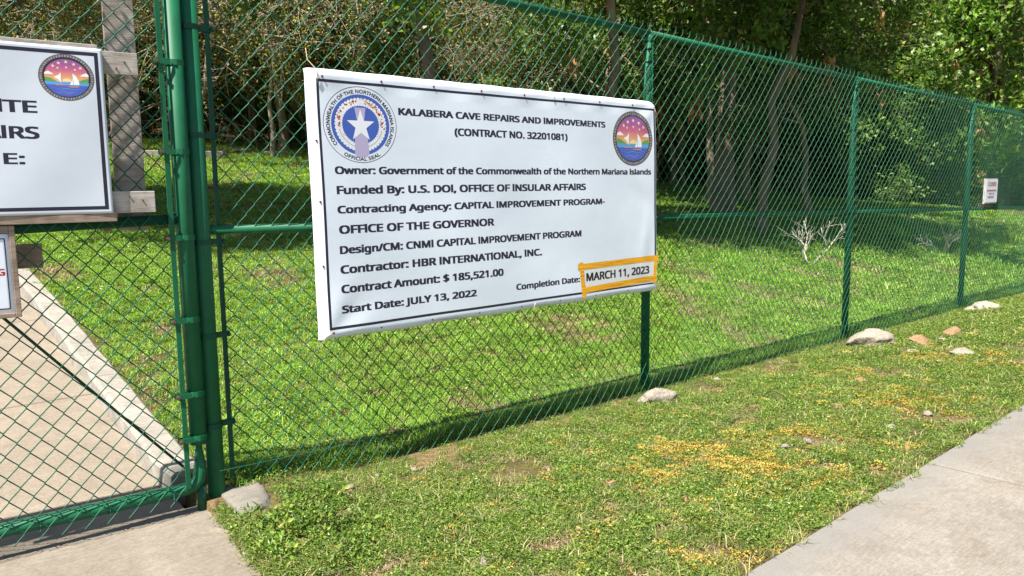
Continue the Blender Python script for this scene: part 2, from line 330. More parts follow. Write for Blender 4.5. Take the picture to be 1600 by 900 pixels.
for a, b in zip(ylines[:-1], ylines[1:]):
    ys_ = np.linspace(a+0.005, b-0.005, 4)
    for xl, xr in ((XL, -1.75), (-1.74, None)):
        R = [((XC(y)-0.140 if xr is None else xr), y) for y in ys_]; L = [(xl, y) for y in ys_[::-1]]
        slab('driveway_slab', R+L, zdrive, 0.12, M['driveway'], drive, 0.008)
apron = tag(empty('apron', (0, 0, 0)), kind='structure')
slab('apron_slab', [(0.035, 0.048), (-1.75, 0.048), (-1.75, -2.2), (-0.30, -2.2), (-0.03, -0.14)], lambda x, y: DZ, 0.12, M['apron'], apron, 0.008)
slab('apron_slab', [(-1.76, 0.048), (XL, 0.048), (XL, -2.2), (-1.76, -2.2)], lambda x, y: DZ, 0.12, M['apron'], apron, 0.008)
kerb = tag(empty('kerb', (0, 0, 0)), kind='structure')
yk = [0.23, 1.9, 3.9, 5.9, 7.9, 9.9, 12, 14, 16, 18, 20, 22]
for a, b in zip(yk[:-1], yk[1:]):
    m_ = MB(); ys_ = np.linspace(a+0.003, b-0.003, 7); V = []
    for q, y in enumerate(ys_):
        x1 = float(XC(y)) + 0.004*math.sin(9*y); z1 = Tf(0, y)+0.015; x0 = x1-0.155+0.006*math.sin(6*y+1); z0 = z1-0.16
        V += [(x1, y, z0), (x1, y, z1-0.01), (x1-0.012, y, z1), (x0+0.02, y, z1+0.003*math.sin(11*y)), (x0, y, z1-0.018), (x0-0.012, y, z0)]
    Fc = [(q*6+j, q*6+(j+1) % 6, (q+1)*6+(j+1) % 6, (q+1)*6+j) for q in range(6) for j in range(6)] + [tuple(range(6)), tuple(range(36, 42))[::-1]]
    m_.add(V, Fc).build('kerb_stone', M['kerb'], kerb)
swk = tag(empty('sidewalk', (0, 0, 0)), kind='structure')
zs = lambda x, y: 0.004
xs_ = [-0.28, 2.50, 5.3, 8.1, 10.9, 13.7, 16.5, 19.3]
for a, b in zip([-5.2, -2.6]+xs_[:-1], [-2.61, -0.29]+xs_[1:]):
    y1 = -2.0 if a > -0.3 else -2.215
    e = [(b-0.008, -3.5), (b-0.006-0.04*0, y1)]
    n_ = 14; top = [(b-0.009-(b-a-0.018)*k/n_, y1+(0.0025*math.sin(5*k+a) if 0 < k < n_ else 0)) for k in range(n_+1)]
    slab('sidewalk_slab', [(b-0.009, -3.5)]+top+[(a+0.009, -3.5)], (zs if a > -0.3 else (lambda x, y: DZ+0.004)), 0.14, M['sidewalk'], swk, 0.006)
road = slab('road', [(40, -3.56), (-40, -3.56), (-40, -11), (40, -11)], lambda x, y: GS*max(-6, min(26, x))-0.16, 0.2, flat('asphalt', (0.055, 0.055, 0.055), 0.95), None, 0)
tag(road, kind='structure')
bm_ = bmesh.new(); bmesh.ops.create_cube(bm_, size=1.0); bmesh.ops.subdivide_edges(bm_, edges=bm_.edges[:], cuts=9, use_grid_fill=True)
for v_ in bm_.verts:
    p_ = np.array(v_.co)*2; rr_ = (np.abs(p_)**16).sum()**(1/16); p_ = p_/max(rr_, 1e-6)*np.abs(p_).max(); n_ = 0.025*math.sin(5*p_[0]+3*p_[1])*math.sin(4*p_[2]+2*p_[0])+0.03*math.sin(13*p_[0]+1)*math.sin(11*p_[1])
    chip = max(0, p_[0]*0.6+p_[1]*-0.5+p_[2]*0.5-0.95)
    p_ = p_*(1+n_)-np.array([0.6, -0.5, 0.5])*chip*0.8
    v_.co = (0.082+0.085*p_[0]+0.012*p_[1], -0.125+0.155*p_[1], -0.078+0.052*p_[2]+0.006*p_[0])
me_ = bpy.data.meshes.new('concrete_block'); bm_.to_mesh(me_); bm_.free(); me_.materials.append(M['block']); me_.polygons.foreach_set('use_smooth', [True]*len(me_.polygons)); bl = link('concrete_block', me_)
tag(bl, 'worn grey concrete block at the foot of the green gate post', 'concrete block')

# ------------------------------------------------------------------ chain-link fabric
DH, DV, WR = 0.079, 0.086, 0.0023
def chain_link(name, x0, x1, z0, nz, mat, parent, yf, slope=0.0, wob=0.006, seed=0, spike=True, bottom_flare=0.0, bulge=0.0):
    nw = int(round((x1-x0)/(DH/2))); hw = DH/2; nseg = 2*nz
    Vs = []; Qs = []; off = 0
    for k in range(nw):
        xa = x0+k*hw
        ph = k % 2
        pts = []
        for s in range(nseg - (1 if ph else 0)):
            zl = z0 + (s+ph)*DV/2
            right = (s % 2 == 0)
            a, b = (xa-0.0022, xa+hw+0.0022) if right else (xa+hw+0.0022, xa-0.0022)
            yy = -WR*0.9 if right else WR*0.9
            for tt in (0.07, 0.93): pts.append((a+(b-a)*tt, yy, zl+tt*DV/2))
        pts = np.array(pts)
        if spike:
            e = pts[-1]; pts = np.vstack([pts, [e[0]+(0.003 if pts[-1][0] > pts[-2][0] else -0.003), e[1], e[2]+0.012], [e[0], e[1]-0.004, e[2]+0.026]])
        X = pts[:, 0]; Z = pts[:, 2]
        wv = wob*(np.sin(X*2.1+seed)*np.sin(Z*2.6+seed*1.7)+0.5*np.sin(X*5.3+Z*3.1+seed))
        if bulge: wv = wv-bulge*np.abs(np.sin(math.pi*X/PD))**0.8*np.abs(np.sin(math.pi*np.clip(Z, 0, HM*2)/HM))*(0.7+0.3*np.sin(X*3.7))*np.where(Z < HM, 1.0, 0.45)
        fl = bottom_flare*np.clip((0.42-Z)/0.42, 0, 1)**1.6*(0.75+0.25*np.sin(X*2.4+seed))*np.clip((X-0.1)/0.5, 0, 1) if bottom_flare > 0.05 else bottom_flare*np.clip((0.18-Z)/0.18, 0, 1)**2
        P = np.stack([X+0.0015*np.sin(Z*7+X*3), yf(X)+pts[:, 1]+wv-fl, Z+slope*X], 1)
        tan = np.gradient(P, axis=0); tan /= np.linalg.norm(tan, axis=1)[:, None]
        a_ = np.cross(tan, (0, 1.0, 0)); a_ /= np.linalg.norm(a_, axis=1)[:, None]; b_ = np.cross(tan, a_)
        R = np.stack([P+WR*(math.cos(t)*a_+math.sin(t)*b_) for t in (0, math.pi*0.5, math.pi, math.pi*1.5)], 1)
        n = len(P); Vs.append(R.reshape(-1, 3))
        i = (np.arange(n-1)*4)[:, None] + np.arange(4)[None]; j = (np.arange(n-1)*4)[:, None] + (np.arange(4)[None]+1) % 4
        Qs.append(np.stack([i, j, j+4, i+4], -1).reshape(-1, 4)+off); off += n*4
    me = np_mesh(name, np.concatenate(Vs), np.concatenate(Qs), mat, True)
    o = link(name, me, parent); o['kind'] = 'stuff'; return o

# ------------------------------------------------------------------ fence
HP, HM, PD, PR = 2.30, 1.11, 2.953, 0.032
fence = empty('chain_link_fence', (0, 0, 0))
tag(fence, 'tall green chain link fence running along the grass verge behind the banner', 'fence')
gz_ = lambda x: GS*x
def cap_dome(mb, c, r, h):
    n = 14; V = []; rings = ((1.12, 0), (1.12, 0.35), (0.95, 0.75), (0.5, 1.0))
    for rr, zz in rings: V += [(c[0]+r*rr*math.cos(2*math.pi*j/n), c[1]+r*rr*math.sin(2*math.pi*j/n), c[2]+h*zz) for j in range(n)]
    Fc = [(q*n+j, q*n+(j+1) % n, (q+1)*n+(j+1) % n, (q+1)*n+j) for q in range(len(rings)-1) for j in range(n)] + [tuple(range(3*n, 4*n))]
    mb.add(V, Fc); return mb
def ring_band(x, z, r, y=0.0, h=0.02):
    m_ = MB(); n = 16; V = []
    for zz, rr in ((-h/2, r), (-h/2, r+0.003), (h/2, r+0.003), (h/2, r)):
        V += [(x+rr*math.cos(2*math.pi*j/n), y+rr*math.sin(2*math.pi*j/n), z+zz) for j in range(n)]
    Fc = [(q*n+j, q*n+(j+1) % n, ((q+1) % 4)*n+(j+1) % n, ((q+1) % 4)*n+j) for q in range(4) for j in range(n)]
    return m_.add(V, Fc)
NB = 6
for k in range(1, NB+1):
    x = k*PD; po = MB().tube([(x, 0, gz_(x)-0.3), (x, 0, gz_(x)+HP-0.03)], PR*0.92, 16).build('post', M['green_paint'], fence, True)
    cap_dome(MB(), (x, 0, gz_(x)+HP-0.05), PR*0.95, 0.05).build('post_cap', M['green_paint'], po, True)
    for z in (0.35, 0.75, 1.45, 1.85, 2.12, 2.2):
        m_ = ring_band(x, gz_(x)+z, PR*0.95, 0, 0.005); m_.tube([(x-0.03, -0.012, gz_(x)+z), (x-0.012, -0.045, gz_(x)+z+0.008), (x+0.015, -0.044, gz_(x)+z-0.004), (x+0.03, -0.012, gz_(x)+z)], 0.002, 5)
        m_.build('tie_wire', M['green_dark'], fence)
end_post = MB().tube([(0, 0, -0.3), (0, 0, HP+0.12)], 0.036, 20).build('gate_post', M['green_paint'], fence, True)
cap_dome(MB(), (0, 0, HP+0.10), 0.037, 0.055).build('post_cap', M['green_paint'], end_post, True)
for k in range(NB):
    a, b = k*PD, (k+1)*PD
    MB().tube([(a+(0.03 if k == 0 else 0), 0, gz_(a)+HP), (b, 0, gz_(b)+HP)], 0.021, 12).build('top_rail', M['green_paint'], fence, True)
    MB().tube([(a+0.03, 0.0, gz_(a)+HM), (b-0.03, 0.0, gz_(b)+HM)], 0.020, 12).build('middle_rail', M['green_paint'], fence, True)
    for q in range(1, 6):
        x = a+(b-a)*q/6
        for zz, rr in ((HM, 0.020), (HP, 0.0215)):
            m_ = MB(); m_.tube([(x, -0.042, gz_(x)+zz-0.022), (x+0.002, -0.03, gz_(x)+zz+rr), (x, 0, gz_(x)+zz+rr+0.003), (x, rr+0.003, gz_(x)+zz), (x, 0, gz_(x)+zz-rr-0.003), (x-0.003, -0.04, gz_(x)+zz-0.03)], 0.0021, 5); m_.build('tie_wire', M['vinyl'], fence)
    chain_link('chain_link_mesh', a+(0.075 if k == 0 else 0.0), b-(0.0), -0.071, 28, M['vinyl'], fence, lambda X: -0.002-0.038*np.clip((X-0.07)/1.6, 0, 1), GS, 0.006, 1.3, True, 0.055, 0.05)
# tension bar and its bands on the gate post
MB().box((0.072, -0.002, 1.17), (0.020, 0.007, 2.30)).build('tension_bar', M['green_dark'], fence, False, 0.001)
for z in (0.27, 0.66, 1.06, 1.50, 1.93, 2.2):
    b_ = ring_band(0, z, 0.0365, 0, 0.022); b_.box((0.064, -0.010, z), (0.060, 0.004, 0.022)); b_.box((0.064, 0.007, z), (0.060, 0.004, 0.022))
    b_ = b_.build('tension_band', M['green_dark'], fence)
    MB().tube([(0.087, -0.022, z), (0.087, 0.018, z)], 0.0065, 6).build('bolt', M['green_dark'], b_)
# bottom tension wire
for k in range(NB):
    a, b = k*PD, (k+1)*PD
    MB().tube([(a+(b-a)*q/8, -0.046-0.006*math.sin(q), gz_(a+(b-a)*q/8)+0.075-0.02*math.sin(math.pi*q/8)) for q in range(9)], 0.002, 5).build('tension_wire', M['vinyl'], fence)
tw = MB().tube([(p_[0], p_[1], p_[2]) for p_ in ((4.8, -0.33, gz_(4.8)+0.05), (5.1, -0.26, gz_(5.1)+0.06), (5.5, -0.16, gz_(5.5)+0.07), (5.85, -0.06, gz_(5.9)+0.10))], 0.0022, 5).build('loose_wire', M['vinyl'], fence)

# ------------------------------------------------------------------ gate leaf (swung slightly inwards)
PHI = math.radians(5)
HX = -0.073
gate = empty('chain_link_gate', (HX, -0.020, 0.0), -PHI)      # local -X runs along the leaf, local -Y faces the street
tag(gate, 'green chain link gate leaf with pipe frame across the concrete driveway', 'gate')
GL = 2.3
MB().tube([(0, 0, 0.21), (0, 0, HP+0.02)], 0.034, 18).build('hinge_sleeve', M['green_paint'], gate, True)
MB().tube([(-GL, 0, 0.030), (-0.16, 0, 0.020), (-0.06, 0, 0.022), (-0.03, 0, 0.030), (-0.008, 0, 0.052), (0, 0, 0.09), (0, 0, 0.30)], 0.027, 14).build('frame_pipe', M['green_paint'], gate, True)
MB().tube([(-GL, 0, 1.10), (-0.03, 0, 1.160)], 0.021, 12).build('middle_rail', M['green_dark'], gate, True)
MB().tube([(-GL, 0, HP-0.02), (0, 0, HP)], 0.024, 12).build('top_rail', M['green_paint'], gate, True)
MB().tube([(-GL, 0, 0.01), (-GL, 0, HP)], 0.024, 12).build('end_pipe', M['green_paint'], gate, True)
MB().tube([(-GL+0.03, 0.012, 2.05), (-1.3, 0.014, 1.55), (-0.66, 0.012, 0.83), (-0.05, 0.010, 0.10)], 0.0055, 8).build('truss_rod', M['green_dark'], gate, True)
MB().box((-0.058, -0.030, 1.16), (0.020, 0.006, 2.26)).build('tension_bar', M['green_paint'], gate, False, 0.001)
for z in (0.24, 0.43, 0.745, 1.085, 1.43, 1.78, 2.15):
    b_ = ring_band(0, z, 0.0345, 0, 0.022); b_.box((-0.055, -0.012, z), (0.060, 0.004, 0.022)); b_.box((-0.055, -0.037, z), (0.060, 0.004, 0.022))
    b_ = b_.build('tension_band', M['green_paint'], gate)
    MB().tube([(-0.076, -0.046, z), (-0.076, 0.0, z)], 0.0075, 6).build('bolt', M['rust'], b_)
chain_link('chain_link_mesh', -GL+0.03, -0.055, -0.030, 27, M['vinyl'], gate, lambda X: -0.036+0.018*np.clip((X+0.35)/0.3, 0, 1), 0.006, 0.004, 4.1, True, 0.012)
for q in range(9):
    x = -0.12-0.24*q
    m_ = MB().tube([(x, -0.04, 0.0), (x+0.003, -0.028, 0.03), (x, 0.0, 0.052), (x, 0.028, 0.02), (x, 0.0, -0.012), (x-0.004, -0.04, 0.004)], 0.0022, 5); m_.build('tie_wire', M['vinyl'], gate)
MB().tube([(-0.0, 0.0, -0.09), (0.0, 0.0, 0.03)], 0.020, 10).build('hinge_pin', M['green_dark'], gate, True)

# ------------------------------------------------------------------ printed text
FONT = None
try:                                                     # the sans-serif interface font that ships inside Blender itself
    import os
    FONT = bpy.data.fonts.load(os.path.join(bpy.utils.system_resource('DATAFILES'), 'fonts', 'NotoSansHebrew-Regular.woff2'))
except Exception:
    FONT = None
def text_mesh(body, bold=0.012):
    cu = bpy.data.curves.new('txt', 'FONT'); cu.body = body; cu.size = 1.0; cu.offset = bold; cu.resolution_u = 3; cu.fill_mode = 'FRONT'
    if FONT: cu.font = FONT; cu.body = body.replace('I', 'l')   # this face's capital I has slabs, its l is the plain bar wanted
    o = bpy.data.objects.new('txt', cu); col.objects.link(o)
    dg = bpy.context.evaluated_depsgraph_get(); me = bpy.data.meshes.new_from_object(o.evaluated_get(dg))
    n = len(me.vertices); V = np.zeros(n*3, np.float32); me.vertices.foreach_get('co', V); V = V.reshape(-1, 3)[:, :2].astype(float)
    Fc = [tuple(p.vertices) for p in me.polygons]
    bpy.data.objects.remove(o); bpy.data.curves.remove(cu); bpy.data.meshes.remove(me)
    return V, Fc
def put(name, V2, Fc, surf, lift, mat, parent, grad=None, lifts=None):
    """flat print laid on a surface: cut on a fine grid so that it follows the folds of the sheet"""
    bm = bmesh.new(); vs = [bm.verts.new((x, z, lifts[k] if lifts else 0.0)) for k, (x, z) in enumerate(V2)]
    for f_ in Fc:
        try: bm.faces.new([vs[i] for i in f_])
        except ValueError: pass
    xs = [v.co.x for v in bm.verts]; zs_ = [v.co.y for v in bm.verts]; st = 0.0125
    for ax, lo, hi in ((0, min(xs), max(xs)), (1, min(zs_), max(zs_))):
        k = math.floor(lo/st)+1
        while k*st < hi:
            co = (k*st, 0, 0) if ax == 0 else (0, k*st, 0); no = (1, 0, 0) if ax == 0 else (0, 1, 0)
            bmesh.ops.bisect_plane(bm, geom=bm.verts[:]+bm.edges[:]+bm.faces[:], plane_co=co, plane_no=no); k += 1
    g0 = [v.co.y for v in bm.verts]
    for v in bm.verts: v.co = surf(v.co.x, v.co.y, lift+v.co.z)
    me = bpy.data.meshes.new(name); bm.to_mesh(me); bm.free(); me.materials.append(mat); me.update()
    if grad:
        a = me.attributes.new('grad', 'FLOAT', 'POINT'); a.data.foreach_set('value', np.array([(z-grad[0])/grad[1]*0.5+0.5 for z in g0], np.float32))
    return link(name, me, parent)
CAPH = None
def text_line(body, x0, x1, zb, caph, surf, lift, mat, parent, bold=0.018, name='lettering'):
    global CAPH
    if CAPH is None: CAPH = text_mesh('H', 0)[0][:, 1].max()
    V, Fc = text_mesh(body, 0)
    a, b = V[:, 0].min()-bold, V[:, 0].max()+bold
    sx = (x1-x0)/(b-a); sz = caph/(CAPH+2*bold)
    me0 = None; n0 = len(V); VV = []; FF = []; LL = []
    for q, (dx, dz) in enumerate(((-1, -0.55), (1, -0.55), (1, 0.55), (-1, 0.55), (0, 0))):   # five passes of ink make the strokes bold
        VV.append(np.stack([x0+(V[:, 0]+dx*bold-a)*sx, zb+(V[:, 1]+dz*bold+bold)*sz], 1)); FF += [tuple(i+q*n0 for i in f_) for f_ in Fc]; LL += [q*0.000012]*n0
    return put(name, np.concatenate(VV), FF, surf, lift, mat, parent, None, LL)
def text_circle(body, cx, cz, rad, hgt, a0, a1, surf, lift, mat, parent, inward=False, ax=1.0, az=1.0, bold=0.006):
    """text along a circle from angle a0 to a1 (degrees, clockwise from top); inward=True: read along the bottom"""
    V, Fc = text_mesh(body, 0); a, b = V[:, 0].min(), V[:, 0].max()
    t = (V[:, 0]-a)/(b-a); th = np.radians(a0+(a1-a0)*t); c = 0.70
    rr = rad + (V[:, 1]/c*hgt if not inward else (-V[:, 1]/c*hgt))
    V2 = np.stack([cx+ax*rr*np.sin(th), cz+az*rr*np.cos(th)], 1); n0 = len(V2); VV = []; FF = []; LL = []
    for q_, (dx, dz) in enumerate(((-1, -1), (1, -1), (1, 1), (-1, 1))):
        VV.append(V2+np.array([dx, dz])*0.0007); FF += [tuple(i+q_*n0 for i in f_) for f_ in Fc]; LL += [q_*0.000012]*n0
    return put('seal_lettering', np.concatenate(VV), FF, surf, lift, mat, parent, None, LL)
def ell(cx, cz, ax, az, n=48, a0=0, a1=2*math.pi):
    return [(cx+ax*math.cos(a0+(a1-a0)*k/n), cz+az*math.sin(a0+(a1-a0)*k/n)) for k in range(n + (0 if abs(a1-a0-2*math.pi) < 1e-6 else 1))]
def poly(P): return P, [tuple(range(len(P)))]
def annulus(cx, cz, ax, az, w, n=64):
    P = ell(cx, cz, ax, az, n)+ell(cx, cz, ax-w, az-w, n); return P, [(k, (k+1) % n, n+(k+1) % n, n+k) for k in range(n)]
def star(cx, cz, R, r, rot=90, ax=1.0): return [(cx+ax*(R if k % 2 == 0 else r)*math.cos(math.radians(rot+36*k)), cz+(R if k % 2 == 0 else r)*math.sin(math.radians(rot+36*k))) for k in range(10)]
def merge(lst):
    P = []; Fc = []
    for p_, f_ in lst:
        o = len(P); P += list(p_); Fc += [tuple(i+o for i in q) for q in f_]
    return P, Fc

def oval_seal(cx, cz, ax, az, surf, base, parent):
    """round state emblem: dark lettered ring, sunset, stars, two sailing canoes on blue sea"""
    L = base; st = 0.00003
    root = put('round_emblem', *poly(ell(cx, cz, ax, az, 64)), surf, L, M['ink_grey'], parent)
    ticks = []
    for k in range(56):
        th = 2*math.pi*k/56; c0, s0 = math.cos(th), math.sin(th); w_ = 0.028 if k % 3 else 0.016; h0, h1 = 0.875, 0.955
        ticks.append(poly([(cx+ax*(h0*math.cos(th-w_)), cz+az*h0*math.sin(th-w_)), (cx+ax*h1*math.cos(th-w_), cz+az*h1*math.sin(th-w_)), (cx+ax*h1*math.cos(th+w_), cz+az*h1*math.sin(th+w_)), (cx+ax*h0*math.cos(th+w_), cz+az*h0*math.sin(th+w_))]))
    put('ring_marks', *merge(ticks), surf, L+st, M['ink_tan'], root)
    put('ring_line', *annulus(cx, cz, ax*0.855, az*0.855, 0.006), surf, L+2*st, M['ink_black'], root)
    bx_, bz_ = ax*0.83, az*0.83
    n = 24; P = []; Fc = []
    for q in range(n+1):
        s = -1+2*q/n; hw = bx_*math.sqrt(max(0, 1-s*s)); P += [(cx-hw, cz+bz_*s), (cx+hw, cz+bz_*s)]
    Fc = [(2*q, 2*q+1, 2*q+3, 2*q+2) for q in range(n)]
    put('sunset_sky', P, Fc, surf, L+st, M['sunset'], root, (cz, bz_))
    def lp(P): return [(cx+bx_*x, cz+bz_*z) for x, z in P]
    def chord(z0, z1, n=16):
        A = []
        for q in range(n+1):
            s = z0+(z1-z0)*q/n; A.append((math.sqrt(max(0, 1-s*s))*0.995, s))
        return A + [(-x, s) for x, s in A[::-1]]
    put('setting_sun', *poly(lp(ell(0.0, -0.22, 0.20, 0.17, 20, 0, math.pi))), surf, L+2*st, M['ink_star'], root)
    put('hills', *merge([poly(lp([(-0.97, -0.24), (-0.96, 0.0), (-0.7, -0.06), (-0.5, -0.17), (-0.38, -0.24)])), poly(lp([(0.38, -0.24), (0.5, -0.17), (0.7, -0.07), (0.96, 0.0), (0.97, -0.24)]))]), surf, L+2*st, M['ink_hill'], root)
    put('sea', *poly(lp(chord(-1, -0.24))), surf, L+2.6*st, M['ink_sea'], root)
    put('far_sea', *poly(lp(chord(-0.40, -0.236))), surf, L+3.2*st, M['ink_sea2'], root)
    wv = []
    for k, zz in enumerate((-0.48, -0.58, -0.67, -0.76, -0.84)):
        wl = math.sqrt(1-zz*zz)*0.86; nn = 16; up = [(-wl+2*wl*q/nn, zz+0.03*math.sin(q*0.9+k)) for q in range(nn+1)]; lo = [(x, z-0.026*(1-abs(x)/wl)-0.006) for x, z in up[::-1]]
        a_ = lp(up+lo); m2 = len(up); wv.append((a_, [(q, q+1, 2*m2-2-q, 2*m2-1-q) for q in range(m2-1)]))
    put('waves', *merge(wv[::2]), surf, L+3.8*st, M['ink_violet'], root)
    put('wave_crests', *merge(wv[1::2]), surf, L+3.8*st, M['ink_sea2'], root)
    put('canoes', *merge([poly(lp([(-0.62, -0.36), (-0.45, -0.42), (-0.1, -0.41), (0.05, -0.36), (-0.3, -0.385)])), poly(lp([(-0.05, -0.44), (0.15, -0.50), (0.45, -0.48), (0.55, -0.42), (0.2, -0.45)]))]), surf, L+4.4*st, M['ink_orange'], root)
    put('sails', *merge([poly(lp([(-0.24, 0.26), (-0.25, -0.30), (-0.36, -0.12), (-0.56, 0.0), (-0.36, 0.10)])), poly(lp([(0.26, 0.22), (0.42, 0.06), (0.52, -0.2), (0.52, -0.36), (0.1, -0.38), (0.22, -0.15)]))]), surf, L+4.6*st, M['ink_white'], root)
    put('masts', *merge([poly(lp([(-0.255, 0.32), (-0.225, 0.32), (-0.225, -0.38), (-0.255, -0.38)])), poly(lp([(0.22, 0.34), (0.245, 0.34), (0.285, -0.42), (0.26, -0.42)]))]), surf, L+5*st, M['ink_tan'], root)
    put('clouds', *merge([poly(lp([(-0.96, 0.12), (-0.55, 0.13), (-0.62, 0.19), (-0.78, 0.29), (-0.92, 0.22)])), poly(lp([(0.56, 0.10), (0.96, 0.09), (0.94, 0.20), (0.84, 0.27), (0.7, 0.2)]))]), surf, L+3*st, M['ink_white'], root)
    ss = [(-0.56, 0.56), (-0.31, 0.72), (0.01, 0.80), (0.34, 0.70), (0.62, 0.52), (-0.36, 0.47), (0.01, 0.52), (0.38, 0.42)]
    put('stars', *merge([poly(lp(star(x, z, 0.095 if k < 5 else 0.07, 0.04 if k < 5 else 0.03))) for k, (x, z) in enumerate(ss)]), surf, L+3*st, M['ink_star'], root)
    return root

# ------------------------------------------------------------------ big banner
BX, BZ, BW, BH = 0.478, 0.587, 2.44, 1.22
BY = -0.100                                              # front face of the sheet
banner = empty('project_banner', (BX+BW/2, -0.085, BZ)); banner.rotation_euler = (-math.atan(0.035/1.22), 0, 0)   # the foot of the frame stands a little out from the fence
tag(banner, 'white project information banner with navy border wired to the green chain link fence', 'banner')
OX, OZ = BX+BW/2, BZ
def wrinkle(x, z):
    u = x/BW; v = z/BH
    e = min(x, BW-x, z, BH-z)
    w_ = 0.0035*math.sin(3.1*u*6+2.2*v)*math.sin(2.6*v+0.6) + 0.0022*math.sin(17*u+9*v)*math.sin(7*u-3*v)
    # corner tension folds
    for cx, cz, sx, sz in ((0, 0, 1, 1), (BW, 0, -1, 1), (0, BH, 1, -1), (BW, BH, -1, -1)):
        dx, dz = (x-cx)*sx, (z-cz)*sz; r = math.hypot(dx, dz)
        if r < 0.45: th = math.atan2(dz, dx); w_ += 0.0045*math.sin(th*7+cx)*(1-r/0.45)**1.5*min(1, r/0.20)**2
    # puckers at the nails on the margin
    w_ += 0.002*math.cos(2*math.pi*(x-0.056)/0.305)*max(0, 1-abs(z-1.178)/0.06)
    w_ += 0.0012*math.exp(-((x-2.30)**2/0.008+(z-0.62)**2/0.03))*math.sin(26*z+20*x)
    w_ += 0.0022*math.exp(-((x-2.30-0.2*(z-0.3))/0.05)**2)*max(0, 1-abs(z-0.36)/0.25)
    w_ += 0.0007*math.exp(-((x-1.20-0.95*(1.15-z))/0.02)**2)*max(0, min(1, (z-0.45)/0.2, (1.17-z)/0.05))  # thin diagonal ridge modelled in place of the twine's cast shadow
    return w_
def bsurf(x, z, lift=0.0):
    xr, zr = x, z
    return (BX+x-OX, BY-(-0.05)-wrinkle(x, z)-lift, z)
def banner_sheet():
    rr = 0.030; flat_lo, flat_hi_x, flat_hi_z = rr, BW-rr, BH-rr
    def prof(s, Lmax):
        """s in [-0.06, Lmax+0.06] measured along the sheet, folds round a soft edge of radius rr"""
        if s < rr:
            d = rr-s; a = d/rr
            if a < math.pi/2: return rr-rr*math.sin(a), rr*(1-math.cos(a))
            return 0.0, rr+(d-rr*math.pi/2)
        if s > Lmax-rr:
            p_, q_ = prof(Lmax-s, 1e9); return Lmax-p_, q_
        return s, 0.0
    ext = rr*math.pi/2-rr+0.028
    sx = np.concatenate([np.linspace(-ext, rr, 9)[:-1], np.linspace(rr, BW-rr, 280), np.linspace(BW-rr, BW+ext, 9)[1:]])
    sz = np.concatenate([np.linspace(-ext, rr, 9)[:-1], np.linspace(rr, BH-rr, 140), np.linspace(BH-rr, BH+ext, 9)[1:]])
    V = []
    for b in sz:
        z, dz = prof(b, BH)
        for a in sx:
            x, dx = prof(a, BW)
            sag = 0.003*math.sin(2*math.pi*a/0.62)*(1 if b < 0.03 else 0) + 0.001*math.sin(2*math.pi*(a-0.05)/0.305)*(1 if b > BH-0.03 else 0)
            X, Y, Z = bsurf(x, z); cut = 0
            dd = (BW-x)+(BH-z)
            if dd < 0.055: X -= (0.055-dd)*0.5; Z -= (0.055-dd)*0.5
            V.append((X, Y+max(dx, dz)+0.35*min(dx, dz), Z+sag))
    m, n = len(sx), len(sz)
    i = np.arange(n-1)[:, None]*m + np.arange(m-1)[None]
    me = np_mesh('sheet', V, np.stack([i, i+1, i+m+1, i+m], -1).reshape(-1, 4), M['sheet'], True)
    return link('sheet', me, banner)
sheet = banner_sheet()
# wooden frame under the sheet
for c, s in (((0, 0.016, BH/2), (0.06, 0.03, BH-0.16)), ((0, 0.016, 0.045), (BW-0.08, 0.03, 0.06)), ((0, 0.016, BH-0.045), (BW-0.08, 0.03, 0.06)), ((-BW/2+0.045, 0.016, BH/2), (0.06, 0.03, BH-0.16)), ((BW/2-0.045, 0.016, BH/2), (0.06, 0.03, BH-0.16))):
    MB().box((c[0], c[1]-0.044, c[2]), (s[0], 0.032, s[2])).build('frame_batten', M['wood_pale'], banner)
# printed border, subdivided to follow the folds
def strip(P0, P1, w_, surf, lift, n=60):
    d = np.array(P1)-np.array(P0); L = np.linalg.norm(d); d /= L; nn = np.array([-d[1], d[0]]); P = []
    for q in range(n+1):
        c = np.array(P0)+d*L*q/n; P += [tuple(c+nn*w_/2), tuple(c-nn*w_/2)]
    return P, [(2*q, 2*q+1, 2*q+3, 2*q+2) for q in range(n)]
bx0, bx1, bz0, bz1, bw_ = 0.032, 2.408, 0.052, 1.165, 0.0125
put('border', *merge([strip((bx0-bw_/2, bz0), (bx1+bw_/2, bz0), bw_, bsurf, 0), strip((bx0-bw_/2, bz1), (bx1+bw_/2, bz1), bw_, bsurf, 0), strip((bx0, bz0+bw_/2), (bx0, bz1-bw_/2), bw_, bsurf, 0), strip((bx1, bz0+bw_/2), (bx1, bz1-bw_/2), bw_, bsurf, 0)]), bsurf, 0.00018, M['ink'], banner)
LINES = [('KALABERA CAVE REPAIRS AND IMPROVEMENTS', 0.450, 1.938, 1.032, 0.0365), ('(CONTRACT NO. 32201081)', 0.785, 1.608, 0.946, 0.040),
         ('Owner: Government of the Commonwealth of the Northern Mariana Islands', 0.094, 2.371, 0.752, 0.037), ('Funded By: U.S. DOI, OFFICE OF INSULAR AFFAIRS', 0.097, 1.752, 0.661, 0.040),
         ('Contracting Agency: CAPITAL IMPROVEMENT PROGRAM-', 0.095, 1.920, 0.574, 0.037), ('OFFICE OF THE GOVERNOR', 0.098, 1.033, 0.481, 0.041), ('Design/CM: CNMI CAPITAL IMPROVEMENT PROGRAM', 0.097, 1.707, 0.389, 0.039),
         ('Contractor: HBR INTERNATIONAL, INC.', 0.095, 1.384, 0.298, 0.041), ('Contract Amount: $ 185,521.00', 0.094, 1.086, 0.208, 0.041), ('Start Date: JULY 13, 2022', 0.092, 0.894, 0.115, 0.038), ('Completion Date:', 1.177, 1.688, 0.119, 0.036)]
